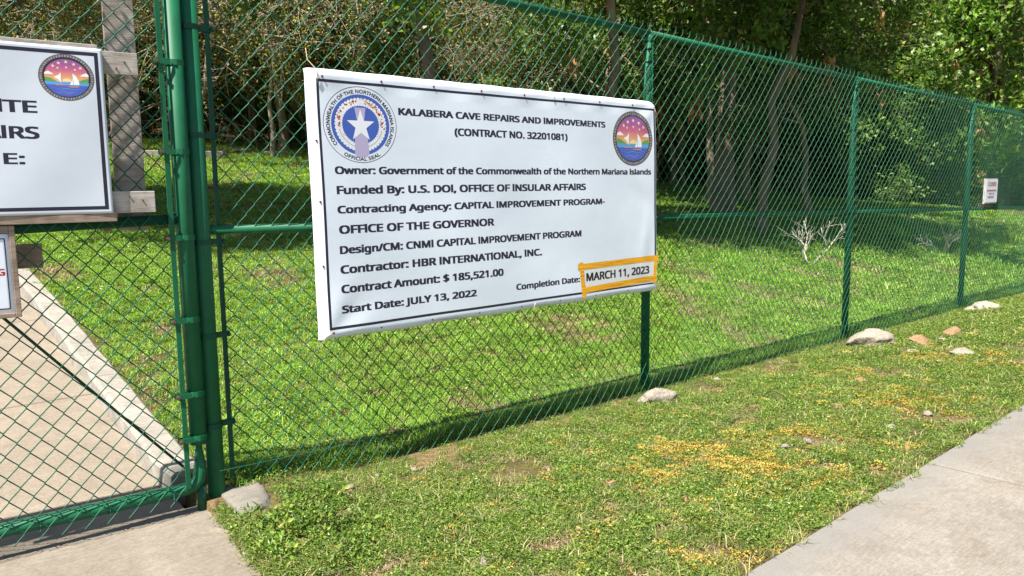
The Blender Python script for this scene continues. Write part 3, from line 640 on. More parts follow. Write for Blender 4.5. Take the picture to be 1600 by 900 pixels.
for L_ in LINES: text_line(*L_, bsurf, 0.00018, M['ink'], banner, 0.045)
# left seal
def left_seal():
    cx, cz, rx, rz = 0.243, 0.978, 0.194, 0.173
    ax, az = 1.0, rz/rx; st = 0.00003; L = 0.00018
    root = put('round_seal', *annulus(cx, cz, rx, rz, 0.0026), bsurf, L, M['ink'], banner)
    text_circle('COMMONWEALTH OF THE NORTHERN MARIANA ISLANDS', cx, cz, 0.161, 0.021, -128, 128, bsurf, L, M['ink'], root, False, ax, az, 0.012)
    text_circle('OFFICIAL SEAL', cx, cz, 0.183, 0.021, 212, 147, bsurf, L, M['ink'], root, True, ax, az, 0.012)
    put('blue_disc', *poly(ell(cx, cz, 0.154, 0.154*az, 56)), bsurf, L, M['ink_blue'], root)
    wr = []; fl = []; rd = []; rs = random.Random(3)
    wr.append(annulus(cx, cz, 0.128, 0.128*az, 0.024))
    for k in range(46):
        th = 2*math.pi*k/46
        for rr, s in ((0.129, 0.0085), (0.104, 0.0075)): wr.append(poly(ell(cx+rr*math.cos(th), cz+az*rr*math.sin(th), s, s, 8)))
    put('flower_wreath', *merge(wr), bsurf, L+st, M['ink_white'], root)
    for k in range(70):
        th = math.radians(rs.uniform(-8, 188)); rr = rs.gauss(0.117, 0.005); (rd if k % 5 < 3 else fl).append(poly(ell(cx+rr*math.cos(th), cz+az*rr*math.sin(th), rs.uniform(0.003, 0.006), rs.uniform(0.003, 0.005), 7)))
    put('red_flowers', *merge(rd), bsurf, L+2*st, M['ink_red'], root); put('orange_flowers', *merge(fl), bsurf, L+2.4*st, M['ink_orange'], root)
    rp = []
    for k in range(26):
        th = math.radians(195+150*k/25)
        rp.append(poly([(cx+q*math.cos(t_), cz+az*q*math.sin(t_)) for q, t_ in ((0.1135, th-0.04), (0.1175, th-0.04), (0.1175, th+0.05), (0.1135, th+0.05))]))
    put('wreath_cord', *merge(rp), bsurf, L+2*st, M['ink_tan'], root)
    put('latte_stone', *merge([poly([(cx-0.038, cz-0.128), (cx-0.030, cz-0.145), (cx+0.025, cz-0.146), (cx+0.040, cz-0.128), (cx+0.032, cz-0.03), (cx-0.032, cz-0.03)]), poly([(cx-0.030, cz+0.078), (cx+0.028, cz+0.078), (cx+0.020, cz+0.025), (cx-0.020, cz+0.025)])]), bsurf, L+2.8*st, M['ink_mauve'], root)
    put('white_star', *poly(star(cx, cz-0.005, 0.076, 0.030)), bsurf, L+3.4*st, M['ink_white'], root)
    put('latte_shaft', *poly([(cx-0.030, cz-0.06), (cx, cz-0.040), (cx+0.030, cz-0.06), (cx+0.034, cz-0.11), (cx-0.034, cz-0.11)]), bsurf, L+3.9*st, M['ink_mauve'], root)
left_seal()
oval_seal(2.196, 0.976, 0.190, 0.168, bsurf, 0.00018, banner)
# nail heads
nail_me = MB().tube([(0, 0, 0), (0, -0.004, 0)], [0.006, 0.005], 8).mesh('nail', M['rust'])
for x, z in [(0.056+0.305*k, 1.182) for k in range(8)]+[(0.30+0.305*k, 0.026) for k in range(7)]+[(0.013, z) for z in (0.90, 0.63, 0.34)]+[(2.43, z) for z in (0.95, 0.72, 0.48)]+[(0.045, 0.032)]:
    o = link('nail', nail_me, banner); P = bsurf(x, z); o.location = (P[0], P[1]+(0.004 if min(x, BW-x, z, BH-z) < 0.03 else 0.0), P[2])
# twine ties
def twine(pts): MB().tube(pts, 0.0018, 5).build('twine_tie', M['twine'], banner, True)
twine([bsurf(0.028, 1.15, 0.004), bsurf(0.03, 1.185, 0.006), bsurf(0.025, 1.215, 0.0), (bsurf(0.02, 1.24)[0], 0.008, 1.26), (bsurf(0.016, 1.24)[0], 0.01, 1.31)])
twine([bsurf(1.50, 1.165, 0.003), bsurf(1.503, 1.19, 0.004), (bsurf(1.505, 1.2)[0], -0.02, 1.225), (bsurf(1.506, 1.2)[0], 0.006, 1.28)])
twine([bsurf(2.41, 1.17, 0.004), bsurf(2.435, 1.14, 0.0), (bsurf(2.46, 1.1)[0], -0.035, 1.10), (bsurf(2.50, 1.1)[0], -0.02, 1.02), (bsurf(2.52, 1.1)[0], -0.006, 0.97)])
twine([bsurf(0.035, 0.03, 0.002), bsurf(0.012, 0.02, -0.004), (bsurf(0.0, 0)[0]-0.012, -0.012, -0.03), (bsurf(0.0, 0)[0]-0.008, 0.008, -0.06)])
twine([bsurf(1.32, 0.035, 0.002), bsurf(1.31, 0.005, -0.002), (bsurf(1.28, 0)[0], -0.02, -0.03), (bsurf(1.25, 0)[0], 0.006, -0.045)])
# taped-on completion date
patch = put('date_patch', *strip((1.70, 0.14), (2.42, 0.14), 0.17, bsurf, 0, 30), bsurf, 0.0005, M['paper'], banner)
tag(patch, 'white paper patch with the date March 11, 2023')
text_line('MARCH 11, 2023', 1.742, 2.345, 0.117, 0.052, bsurf, 0.00068, M['ink_black'], patch, 0.038)
for P0, P1, w_ in (((1.672, 0.208), (2.438, 0.214), 0.036), ((1.705, 0.066), (2.425, 0.084), 0.036), ((1.700, 0.235), (1.722, 0.018), 0.034), ((2.412, 0.222), (2.400, 0.046), 0.028)):
    put('orange_tape', *strip(P0, P1, w_, bsurf, 0, 30), bsurf, 0.0010 if abs(P1[0]-P0[0]) > 0.1 else 0.0013, M['tape'], patch)

# ------------------------------------------------------------------ signs on the gate
def gloc(s, z, off): return (-s, -off, z)               # s metres along the leaf from the hinge, off towards the street
sb = empty('site_sign', (HX, -0.020, 0.0), -PHI)
tag(sb, 'white site notice sign with navy border on wooden battens hung on the gate', 'sign')
SX0, SX1, SZ0, SZ1 = 1.52, 0.274, 1.194, 1.797           # metres along the leaf, heights
def ssurf(x, z, lift=0.0):                               # x from the sign's right edge leftwards is negative
    e = 0.0022*math.sin(5*x+3*z)+0.0016*math.sin(13*x-9*z)+0.004*math.exp(-((x+z*0.55-1.02)/0.05)**2)*(1 if z > 0.42 else 0)
    return (-SX1+x, -0.079-e-lift, SZ0+z)
def sheet_grid(name, w_, h_, surf, mat, parent, nx=150, nz=76):
    V = []; xs = np.linspace(-w_, 0, nx); zs_ = np.linspace(0, h_, nz)
    for z in zs_:
        for x in xs: V.append(surf(x, z))
    i = np.arange(nz-1)[:, None]*nx+np.arange(nx-1)[None]; Q = np.stack([i, i+1, i+nx+1, i+nx], -1).reshape(-1, 4)
    me = np_mesh(name, V, Q, mat, True); o = link(name, me, parent); m_ = o.modifiers.new('thick', 'SOLIDIFY'); m_.thickness = 0.003; m_.offset = -1
    return o
SW, SH = SX0-SX1, SZ1-SZ0
sheet_grid('sheet', SW, SH, ssurf, M['sheet_sign'], sb)
e_ = 0.021
put('border', *merge([strip((-SW+e_, e_), (-e_+0.0065, e_), 0.013, ssurf, 0), strip((-SW+e_, SH-e_), (-e_+0.0065, SH-e_), 0.013, ssurf, 0), strip((-e_, e_+0.0065), (-e_, SH-e_-0.0065), 0.013, ssurf, 0), strip((-SW+e_, e_+0.0065), (-SW+e_, SH-e_-0.0065), 0.013, ssurf, 0)]), ssurf, 0.00015, M['ink'], sb)
sxx = lambda s: SX1-s
text_line('SITE', sxx(0.672), sxx(0.496), 1.555-SZ0, 0.045, ssurf, 0.00015, M['ink'], sb, 0.034)
text_line('REPAIRS', sxx(0.81), sxx(0.496), 1.464-SZ0, 0.045, ssurf, 0.00015, M['ink'], sb, 0.034)
text_line('E:', sxx(0.612), sxx(0.547), 1.374-SZ0, 0.041, ssurf, 0.00015, M['ink'], sb, 0.034)
oval_seal(sxx(0.395), 1.687-SZ0, 0.0895, 0.083, ssurf, 0.00015, sb)
def batten(s0, s1, z0, z1, o0, o1, mat, parent, name='batten', bev=0.002):
    return MB().box((-(s0+s1)/2, -(o0+o1)/2, (z0+z1)/2), (abs(s1-s0), abs(o1-o0), z1-z0)).build(name, mat, parent, False, bev)
batten(1.55, 0.286, SZ1-0.024, SZ1+0.016, 0.046, 0.076, M['wood_pale'], sb, 'top_batten')
batten(1.55, 0.262, SZ0-0.032, SZ0+0.008, 0.042, 0.0755, M['wood_brown'], sb, 'bottom_batten')
batten(1.60, 0.148, 1.714, 1.796, 0.042, 0.058, M['wood_pale'], sb, 'cross_batten')
batten(1.60, 0.119, 1.193, 1.275, 0.042, 0.060, M['wood_pale'], sb, 'cross_batten')
batten(0.242, 0.133, 1.12, 2.26, -0.045, -0.024, M['wood_plank'], sb, 'plank')
batten(0.295, 0.266, 1.12, 1.82, -0.042, -0.024, M['wood_brown'], sb, 'plank')
for s, z in ((0.195, 1.76), (0.225, 1.735), (0.165, 1.24), (0.21, 1.255)):
    MB().tube([(-s, -0.0575 if z > 1.5 else -0.0595, z), (-s, -0.0635, z)], 0.0035, 8).build('screw', M['rust'], sb)
ls = empty('notice_board', (HX, -0.020, 0.0), -PHI)
tag(ls, 'small white notice with red print in brown wooden frame low on the gate', 'sign')
def lsurf(x, z, lift=0.0): return (-0.617+x, -0.064-0.0015*math.sin(14*x+11*z)-lift, 0.845+z)
sheet_grid('sheet', 0.5, 0.285, lsurf, M['sheet'], ls, 24, 14)
put('border', *merge([strip((-0.49, 0.016), (-0.014, 0.016), 0.004, lsurf, 0), strip((-0.49, 0.268), (-0.014, 0.268), 0.004, lsurf, 0), strip((-0.014, 0.016), (-0.014, 0.268), 0.004, lsurf, 0)]), lsurf, 0.00015, M['ink'], ls)
text_line('G', -0.046, -0.021, 0.136, 0.026, lsurf, 0.00015, M['ink_red'], ls, 0.05)
batten(0.616, 0.598, 0.828, 1.158, 0.042, 0.068, M['wood_brown'], ls, 'frame_side')
batten(1.14, 0.6165, 0.828, 0.8445, 0.042, 0.067, M['wood_brown'], ls, 'frame_bottom')
batten(1.16, 0.6165, 1.132, 1.158, 0.042, 0.067, M['wood_brown'], ls, 'frame_top')
batten(1.16, 1.142, 0.828, 1.158, 0.042, 0.067, M['wood_brown'], ls, 'frame_side')
batten(1.10, 0.508, 0.995, 1.085, -0.042, -0.024, M['wood_brown'], ls, 'cross_batten')

# far closed sign on the fence
fs = empty('closed_sign', (9.45, -0.06, 1.14)); tag(fs, 'small white closed notice with red print on the far stretch of fence', 'sign')
MB().box((0, 0, 0.012), (0.44, 0.018, 0.30)).build('board', M['wood_pale'], fs, False, 0.002)
MB().box((0, -0.0115, 0.016), (0.415, 0.003, 0.275)).build('sheet', M['sheet'], fs)
MB().box((0, 0.052, -0.165), (0.42, 0.018, 0.07)).build('back_board', M['wood_brown'], fs, False, 0.002)
def fsurf(x, z, lift=0.0): return (x, -0.0135-lift, z)
text_line('CLOSED', -0.13, 0.15, 0.075, 0.048, fsurf, 0.001, M['ink_red'], fs, 0.03)
rows = []
for x0, x1, z in ((-0.16, 0.17, 0.012), (-0.08, 0.02, -0.026), (0.04, 0.10, -0.026), (-0.12, 0.10, -0.066)):
    k = int((x1-x0)/0.03)
    for q in range(k): rows.append(poly([(x0+0.03*q, z), (x0+0.03*q+0.022, z), (x0+0.03*q+0.022, z+0.018), (x0+0.03*q, z+0.018)]))
put('small_print', *merge(rows), fsurf, 0.001, M['ink_red'], fs)

# ------------------------------------------------------------------ stones
def stone_mesh(seed, flatness=0.55, sub=4, rough=0.22):
    bm = bmesh.new(); bmesh.ops.create_icosphere(bm, subdivisions=sub, radius=1.0)
    r_ = np.random.default_rng(seed); D = r_.normal(size=(16, 3)); D /= np.linalg.norm(D, axis=1)[:, None]; hgt = r_.uniform(0.5, 0.9, 16); A = r_.normal(size=(6, 3))*3
    for v in bm.verts:
        p_ = np.array(v.co)
        for d, h_ in zip(D, hgt):
            q = p_@d
            if q > h_: p_ = p_-d*(q-h_)*0.85
        p_ = p_*(1+rough*0.25*sum(math.sin(a@p_+k) for k, a in enumerate(A)))
        p_ = p_*(1+0.035*math.sin(13*p_[0]+7*p_[1]+seed)*math.sin(11*p_[2]+9*p_[1])+0.02*math.sin(29*p_[0]+3*seed)*math.sin(31*p_[1]))
        v.co = p_*np.array([1, 0.8, flatness])
    me = bpy.data.meshes.new('stone'); bm.to_mesh(me); bm.free(); me.polygons.foreach_set('use_smooth', [True]*len(me.polygons)); return me
def stone(px, size, mat, label, seed, flatness=0.5, rz=None, cat='stone', name='stone', sink=0.25, group=None, xyz=None):
    me = stone_mesh(seed, flatness); me.materials.append(M[mat])
    o = link(name, me); P = hit(*px) if xyz is None else np.array(xyz)
    o.location = (P[0], P[1], Tf(P[0], P[1])+size*flatness*(1-2*sink)*0.5); o.scale = (size, size, size); o.rotation_euler = (0.1*math.sin(seed), 0.1*math.cos(seed*3), seed*1.3 if rz is None else rz)
    tag(o, label, cat, group); return o
stone((1015, 607), 0.155, 'rock_grey', 'rough grey concrete footing lump at the fence post beside the banner', 11, 0.42, 0.2, 'footing', 'post_footing', 0.2, xyz=(2.74, -0.27, 0)).location.z -= 0.008
stone((1332, 533), 0.25, 'rock_grey', 'wide pale rock with brown leaf litter against a fence post', 12, 0.40, 0.2, 'footing', 'post_footing', 0.2, xyz=(5.66, -0.36, 0)).location.z -= 0.02
stone((1510, 478), 0.24, 'rock_grey', 'smooth grey rock at the foot of the distant fence post', 13, 0.42, 0.1, 'footing', 'post_footing', 0.2, xyz=(8.60, -0.34, 0)).location.z -= 0.02
stone((1438, 534), 0.125, 'rock_orange', 'long flat orange stone in the grass verge', 14, 0.36, 0.1)
stone((1487, 526), 0.088, 'rock_orange', 'rounded orange stone standing proud of the grass verge', 15, 0.75, 0.4, sink=0.1)
stone((1505, 553), 0.105, 'rock_grey', 'rounded pale grey stone beside the orange stones in the verge', 16, 0.45, -0.2)
stone((1473, 532), 0.05, 'rock_grey', 'small grey stone touching the rounded orange stone', 17, 0.5)
stone((1427, 549), 0.052, 'rock_grey', 'small flat pale stone below the long orange stone', 18, 0.4)
stone((1471, 567), 0.055, 'rock_orange', 'small tan stone half sunk in bare soil', 19, 0.4)
for k, (px, s) in enumerate((((1346, 596), 0.05), ((1393, 669), 0.03), ((545, 765), 0.033), ((540, 806), 0.036), ((1120, 594), 0.035), ((1262, 690), 0.03), ((1310, 637), 0.035), ((1450, 647), 0.035), ((1228, 700), 0.03), ((657, 733), 0.02), ((648, 735), 0.022), ((955, 760), 0.02), ((1350, 774), 0.028), ((1050, 690), 0.018), ((590, 745), 0.02), ((1560, 495), 0.06), ((1543, 515), 0.045), ((905, 828), 0.02), ((790, 800), 0.02), ((755, 880), 0.022))):
    stone(px, s, 'rock_grey' if k % 3 else 'rock_orange', 'small pale pebble lying in the grass verge', 30+k, 0.55, group='pebbles in the verge')
stone((432, 409), 0.07, 'rock_orange', 'tan stone on the lawn behind the fence', 60, 0.4)
P_ = hit(322, 779); stone((322, 779), 0.03, 'rock_orange', 'small brown stone wedged under the gate post', 61, 1.1, xyz=(-0.045, -0.075, 0), sink=0.5).location.z = DZ+0.028

# ------------------------------------------------------------------ far edging: timber and pale stones on the lawn
lg = hit(318, 247); lg2 = hit(352, 248); d_ = Vector(lg2-lg); d_.z = 0
for px0, px1, lab in (((300, 247), (352, 248), 'weathered timber parking stop lying on the far lawn'), ((205, 246), (250, 248), 'pale timber lying on the far lawn beside the wooden plank')):
    A, B = hit(*px0), hit(*px1); c = (A+B)/2; ang = math.atan2(B[1]-A[1], B[0]-A[0]); L = np.linalg.norm((B-A)[:2])
    o = MB().box((0, 0, 0.13), (L, 0.22, 0.26)).build('timber', M['wood_plank'], None, False, 0.02); o.location = (c[0], c[1], Tf(c[0], c[1])-0.05); o.rotation_euler = (0, 0, ang); tag(o, lab, 'timber')
for k, px in enumerate(((400, 241), (420, 242), (440, 243), (462, 244), (478, 243), (378, 240), (490, 246))):
    stone(px, 0.22+0.10*(k % 3), 'rock_grey', 'pale edging stone in the row along the far lawn', 80+k, 0.30, group='edging stones along the far lawn')

# ------------------------------------------------------------------ trees
def skeleton(r_, H, cb, R, nl, lean, tr, sub=(5, 5), droop=0.0, wb=1.0):
    """returns tubes [(pts, radii)] and twig tips with directions"""
    tubes = []; tips = []
    n = 9; tt = np.linspace(0, 1, n); top = H*0.82
    wob = r_.normal(size=(n, 2)).cumsum(0)*0.045*wb*H/8; wob -= wob[0]
    trunk = np.stack([lean[0]*tt**1.3*top+wob[:, 0], lean[1]*tt**1.3*top+wob[:, 1], tt*top], 1)
    trunk[0, 2] = -0.35
    tubes.append((trunk, tr*(1-0.75*tt)+0.01+tr*0.45*np.exp(-tt*22), 9))
    for k in range(nl):
        f_ = cb/top + (1-cb/top)*(k+0.3*r_.random())/nl; f_ = min(f_, 0.98)
        i = f_*(n-1); i0 = int(min(i, n-2)); p0 = trunk[i0]+(trunk[i0+1]-trunk[i0])*(i-i0)
        a = k*2.4+r_.random()*0.9; up = 0.25+0.75*f_+0.25*r_.normal()-droop
        L = R*(0.75+0.4*r_.random())*(1-0.45*max(0, (f_-0.55)/0.45))
        d = np.array([math.cos(a), math.sin(a), up]); d /= np.linalg.norm(d)
        m = 6; s = np.linspace(0, 1, m); bend = r_.normal(size=3)*0.25*L
        pts = p0+d*L*s[:, None]+bend*(s**2)[:, None]; pts[:, 2] -= droop*L*0.5*s**2
        tubes.append((pts, tr*0.42*(1-0.8*s)*(1-0.35*f_)+0.006, 6))
        for j in range(sub[0]):
            q = 0.25+0.75*(j+r_.random())/sub[0]; q = min(q, 0.99); jj = q*(m-1); j0 = int(min(jj, m-2)); b0 = pts[j0]+(pts[j0+1]-pts[j0])*(jj-j0)
            d2 = d*0.6+r_.normal(size=3)*0.75; d2[2] += 0.15-droop; d2 /= np.linalg.norm(d2); L2 = L*(0.30+0.25*r_.random())
            s2 = np.linspace(0, 1, 4); p2 = b0+d2*L2*s2[:, None]+r_.normal(size=3)*0.12*L2*(s2**2)[:, None]
            tubes.append((p2, tr*0.13*(1-0.8*s2)+0.004, 4))
            for h in range(sub[1]):
                t0 = 0.3+0.7*r_.random(); b1 = b0+(p2[-1]-b0)*t0
                d3 = d2*0.5+r_.normal(size=3)*0.8; d3[2] -= droop*0.5; d3 /= np.linalg.norm(d3); L3 = L2*(0.35+0.4*r_.random()); e = b1+d3*L3
                tubes.append((np.array([b1, b1+d3*L3*0.5+r_.normal(size=3)*0.03*L3, e]), np.array([0.011, 0.008, 0.004]), 3)); tips.append((b1, e))
    return tubes, tips
def wood_mesh(name, tubes, mat):
    m_ = MB()
    for p_, r_, n in tubes: m_.tube(p_, r_, n, False)
    return m_.mesh(name, mat, True)
def leaf_mesh(name, r_, tips, n_leaves, ll, lw, spread, mat, hang=0.0, clump=1.0):
    T0 = np.array([t_[0] for t_ in tips]); T1 = np.array([t_[1] for t_ in tips]); k = len(tips)
    wgt = r_.random(k)**clump; wgt /= wgt.sum()
    idx = r_.choice(k, n_leaves, p=wgt); s = r_.random(n_leaves)**0.6
    C = T0[idx]+(T1[idx]-T0[idx])*(s*1.15)[:, None]+r_.normal(size=(n_leaves, 3))*spread
    ax = r_.normal(size=(n_leaves, 3)); ax[:, 2] -= hang; ax /= np.linalg.norm(ax, axis=1)[:, None]
    nr = r_.normal(size=(n_leaves, 3)); nr[:, 2] += 0.9; sd_ = np.cross(ax, nr); sd_ /= np.linalg.norm(sd_, axis=1)[:, None]+1e-9
    nn = np.cross(sd_, ax)
    L = (ll*(0.6+0.8*r_.random(n_leaves)))[:, None]; W = (lw*(0.6+0.8*r_.random(n_leaves)))[:, None]
    a = C; b = C+ax*L*0.45+sd_*W*0.5+nn*W*0.12; c = C+ax*L-nn*L*0.12; d = C+ax*L*0.45-sd_*W*0.5+nn*W*0.12
    V = np.stack([a, b, c, d], 1).reshape(-1, 3); Q = np.arange(n_leaves*4).reshape(-1, 4)
    return np_mesh(name, V, Q, mat, False)
class Proto: pass
def proto(seed, H, cb, R, nl, tr, bark, leaf, n_leaves, ll, lw, spread, lean=(0, 0), sub=(5, 5), hang=0.0, droop=0.0, clump=1.0, pods=0, wb=1.0):
    r_ = np.random.default_rng(seed); p = Proto(); tubes, tips = skeleton(r_, H, cb, R, nl, lean, tr, sub, droop, wb)
    p.trunk = wood_mesh('trunk', tubes, M[bark]); p.crown = leaf_mesh('crown', r_, tips, n_leaves, ll, lw, spread, M[leaf], hang, clump)
    p.pods = None
    if pods:
        sel = [tips[i] for i in r_.choice(len(tips), pods, replace=False)]; V = []; Q = []
        cl = []
        for a_, b_ in sel: cl.append((b_, b_+np.array([0.05*r_.normal(), 0.05*r_.normal(), -0.45-0.35*r_.random()])))
        p.pods = leaf_mesh('dry_leaf_bunches', r_, cl, pods*26, 0.26, 0.075, 0.05, M['leaf_brown'], 2.2, 0.3)
    return p
def plant_tree(p, xy, label, group, s=1.0, rz=0.0, name='tree', cat='tree', sz=None, tilt=(0, 0)):
    o = empty(name, (xy[0], xy[1], Tf(*xy)), rz); o.scale = (s, s, sz or s); o.rotation_euler = (tilt[0], tilt[1], rz)
    tag(o, label, cat, group)
    link('trunk', p.trunk, o); link('crown', p.crown, o)
    if p.pods: link('dry_leaf_bunches', p.pods, o)['kind'] = 'stuff'
    return o
FINE = [proto(101, 8.4, 2.3, 3.3, 13, 0.13, 'bark_pale', 'leaf_olive', 62000, 0.082, 0.040, 0.15, (0.06, 0.02), (6, 6), clump=1.3),
        proto(102, 9.0, 2.6, 3.5, 14, 0.15, 'bark_pale', 'leaf_olive', 62000, 0.080, 0.039, 0.16, (-0.05, 0.05), (6, 6), clump=1.5),
        proto(103, 9.5, 2.2, 3.6, 13, 0.17, 'bark', 'leaf_dark', 34000, 0.12, 0.06, 0.17, (0.03, -0.05), (6, 6), clump=1.3)]
BIG = [proto(104, 9.5, 3.0, 5.2, 12, 0.24, 'bark', 'leaf_dark', 40000, 0.15, 0.075, 0.2, (0.05, 0.0), (6, 6), 0.5, 0.30, 1.3, 46),
       proto(105, 9.0, 2.0, 4.6, 14, 0.20, 'bark', 'leaf_green', 46000, 0.15, 0.075, 0.17, (0.0, 0.04), (7, 6), 0.3, 0.25, 1.4, 16)]
SHRUB = [proto(106, 2.6, 0.25, 1.5, 10, 0.05, 'bark', 'leaf_dark', 9000, 0.12, 0.06, 0.12, (0, 0), (5, 5)),
         proto(107, 2.2, 0.2, 1.4, 10, 0.04, 'bark', 'leaf_green', 8000, 0.13, 0.065, 0.12, (0, 0), (5, 5))]
def polar(az, D):
    a = math.radians(az); return (CAM[0]+D*math.sin(a), CAM[1]+D*math.cos(a))
# individually visible trees
plant_tree(BIG[0], tuple(hit(1130, 335)[:2]), 'big dark shade tree with thick trunk and hanging dry leaves behind the fence', None, 1.0, 0.4)
TALL = [proto(108, 9.0, 4.4, 4.6, 13, 0.10, 'bark', 'leaf_dark', 64000, 0.14, 0.068, 0.20, (0.05, 0.03), (6, 6), clump=1.2, wb=2.6), proto(109, 8.5, 3.6, 3.2, 12, 0.17, 'bark_pale', 'leaf_dark', 30000, 0.13, 0.065, 0.17, (0.20, 0.0), (6, 6), clump=1.2, wb=2.4)]
plant_tree(TALL[0], polar(35.3, 11.0), 'slender pale barked tree on the lawn rising behind the banner', None, 1.0, 0.3)
plant_tree(TALL[0], polar(50.2, 13.0), 'slender pale barked tree on the lawn behind the fence post holding the banner', None, 0.98, 2.4)
plant_tree(TALL[0], polar(59.5, 15.0), 'slender tree on the lawn beside the big dark shade tree', None, 0.85, 4.1)
plant_tree(FINE[0], (1.0, 11.2), 'olive tree standing alone on the lawn behind the wooden plank', None, 0.9, 2.0)
for px_, rz_, lab_ in (((1222, 300), 0.5, 'thin pale trunked tree beside the big dark shade tree'), ((1308, 298), -0.7, 'leaning pale trunked tree behind the dead bare shrub'), ((1352, 310), 2.2, 'dark trunked tree standing behind the fence post with leaf littered rock'), ((1440, 300), 0.9, 'thin pale trunked tree near the closed notice')):
    plant_tree(TALL[1], tuple(hit(*px_)[:2]), lab_, None, 1.0, rz_)
SLIM = [proto(110, 7.5, 2.2, 2.2, 9, 0.075, 'bark_pale', 'leaf_dark', 11000, 0.12, 0.06, 0.17, (0.28, 0.05), (5, 5), clump=1.2, wb=3.2), proto(111, 6.5, 2.0, 2.4, 8, 0.06, 'bark', 'leaf_olive', 11000, 0.11, 0.055, 0.18, (-0.22, 0.1), (5, 5), clump=1.2, wb=3.4), proto(112, 8.0, 2.8, 2.6, 10, 0.09, 'bark_pale', 'leaf_dark', 13000, 0.12, 0.06, 0.18, (0.12, -0.2), (5, 5), clump=1.2, wb=2.8)]
r3 = random.Random(44)
TWIG = [proto(113, 7.5, 2.7, 3.6, 16, 0.07, 'bark_grey', 'leaf_olive', 9000, 0.085, 0.042, 0.16, (0.1, 0.05), (7, 7), 0.0, 0.15, 1.0, 0, 3.0), proto(114, 7.0, 2.4, 3.8, 15, 0.06, 'bark_grey', 'leaf_olive', 8000, 0.085, 0.042, 0.16, (-0.15, 0.0), (7, 7), 0.0, 0.2, 1.0, 0, 3.4)]
for k in range(11):
    az_ = 12+42*(k+0.5)/11+r3.uniform(-1.0, 1.0); D_ = r3.uniform(24.5, 27.5)
    plant_tree(TWIG[k % 2], polar(az_, D_), 'thinly leaved tree with a tangle of arching grey twigs', 'twiggy trees in front of the wood', r3.uniform(0.9, 1.2), r3.uniform(0, 6.28))
plant_tree(TALL[0], (-0.6, 9.2), 'dense tall tree shading the lawn beyond the driveway', None, 1.0, 5.0)
for k in range(20):
    az_ = 46+18*(k+0.5)/20+r3.uniform(-0.7, 0.7); D_ = r3.uniform(20, 30)
    plant_tree(SLIM[k % 3], polar(az_, D_), 'slender crooked tree in the thicket behind the fence', 'slender trees in the thicket', r3.uniform(0.85, 1.2), r3.uniform(0, 6.28))
for k in range(9):
    az_ = 17+22*(k+0.5)/9+r3.uniform(-0.7, 0.7); D_ = r3.uniform(27, 32)
    plant_tree(SLIM[1], polar(az_, D_), 'slender crooked tree at the edge of the wood beyond the lawn', 'slender trees beyond the lawn', r3.uniform(0.85, 1.2), r3.uniform(0, 6.28))
plant_tree(BIG[1], polar(73.5, 33), 'leafy bright green tree with low branches above the far end of the fence', None, 1.5, 1.1)
plant_tree(BIG[1], polar(67, 37), 'leafy bright green tree beyond the closed notice', None, 1.6, 3.2)
rt = random.Random(5)
def band(n, az0, az1, D0, D1, protos, label, group, s0=0.9, s1=1.2, seed=1, name='tree', cat='tree'):
    r2 = random.Random(seed)
    for k in range(n):
        az = az0+(az1-az0)*(k+0.5+r2.uniform(-0.35, 0.35))/n; D = r2.uniform(D0, D1)
        plant_tree(protos[k % len(protos)] if len(protos) > 1 else protos[0], polar(az, D), label, group, r2.uniform(s0, s1), r2.uniform(0, 6.28), name, cat)
band(11, 2, 52, 28, 32, FINE[:2], 'small leaved olive tree in the front row of the wood', 'olive trees at the edge of the wood', 0.9, 1.1, 11)
band(10, 0, 56, 35, 41, FINE, 'tall tree standing deeper in the wood', 'trees deeper in the wood', 1.15, 1.45, 12)
band(7, 50, 84, 44, 50, FINE, 'tall tree standing deeper in the wood', 'trees deeper in the wood', 1.0, 1.3, 13)
band(8, 44, 86, 52, 60, FINE, 'tall tree standing deeper in the wood', 'trees deeper in the wood', 1.3, 1.6, 14)
band(9, 0, 70, 37, 43, SHRUB, 'dark bush in the undergrowth of the wood', 'bushes under the trees', 1.6, 2.4, 18, 'bush', 'bush')
band(12, 44, 70, 27, 32, SHRUB[:1], 'dark bush in the undergrowth of the wood', 'bushes under the trees', 1.1, 1.9, 23, 'bush', 'bush')
band(9, 4, 40, 54, 62, FINE, 'tall tree standing deeper in the wood', 'trees deeper in the wood', 1.8, 2.2, 19)
band(12, 0, 62, 44, 52, FINE, 'tall tree standing deeper in the wood', 'trees deeper in the wood', 1.4, 1.8, 15)
band(12, 8, 60, 31, 37, SHRUB, 'dark bush in the undergrowth of the wood', 'bushes under the trees', 0.9, 1.5, 16, 'bush', 'bush')
band(8, 52, 84, 33, 38, SHRUB[:1], 'dark bush in the undergrowth of the wood', 'bushes under the trees', 0.9, 1.5, 17, 'bush', 'bush')

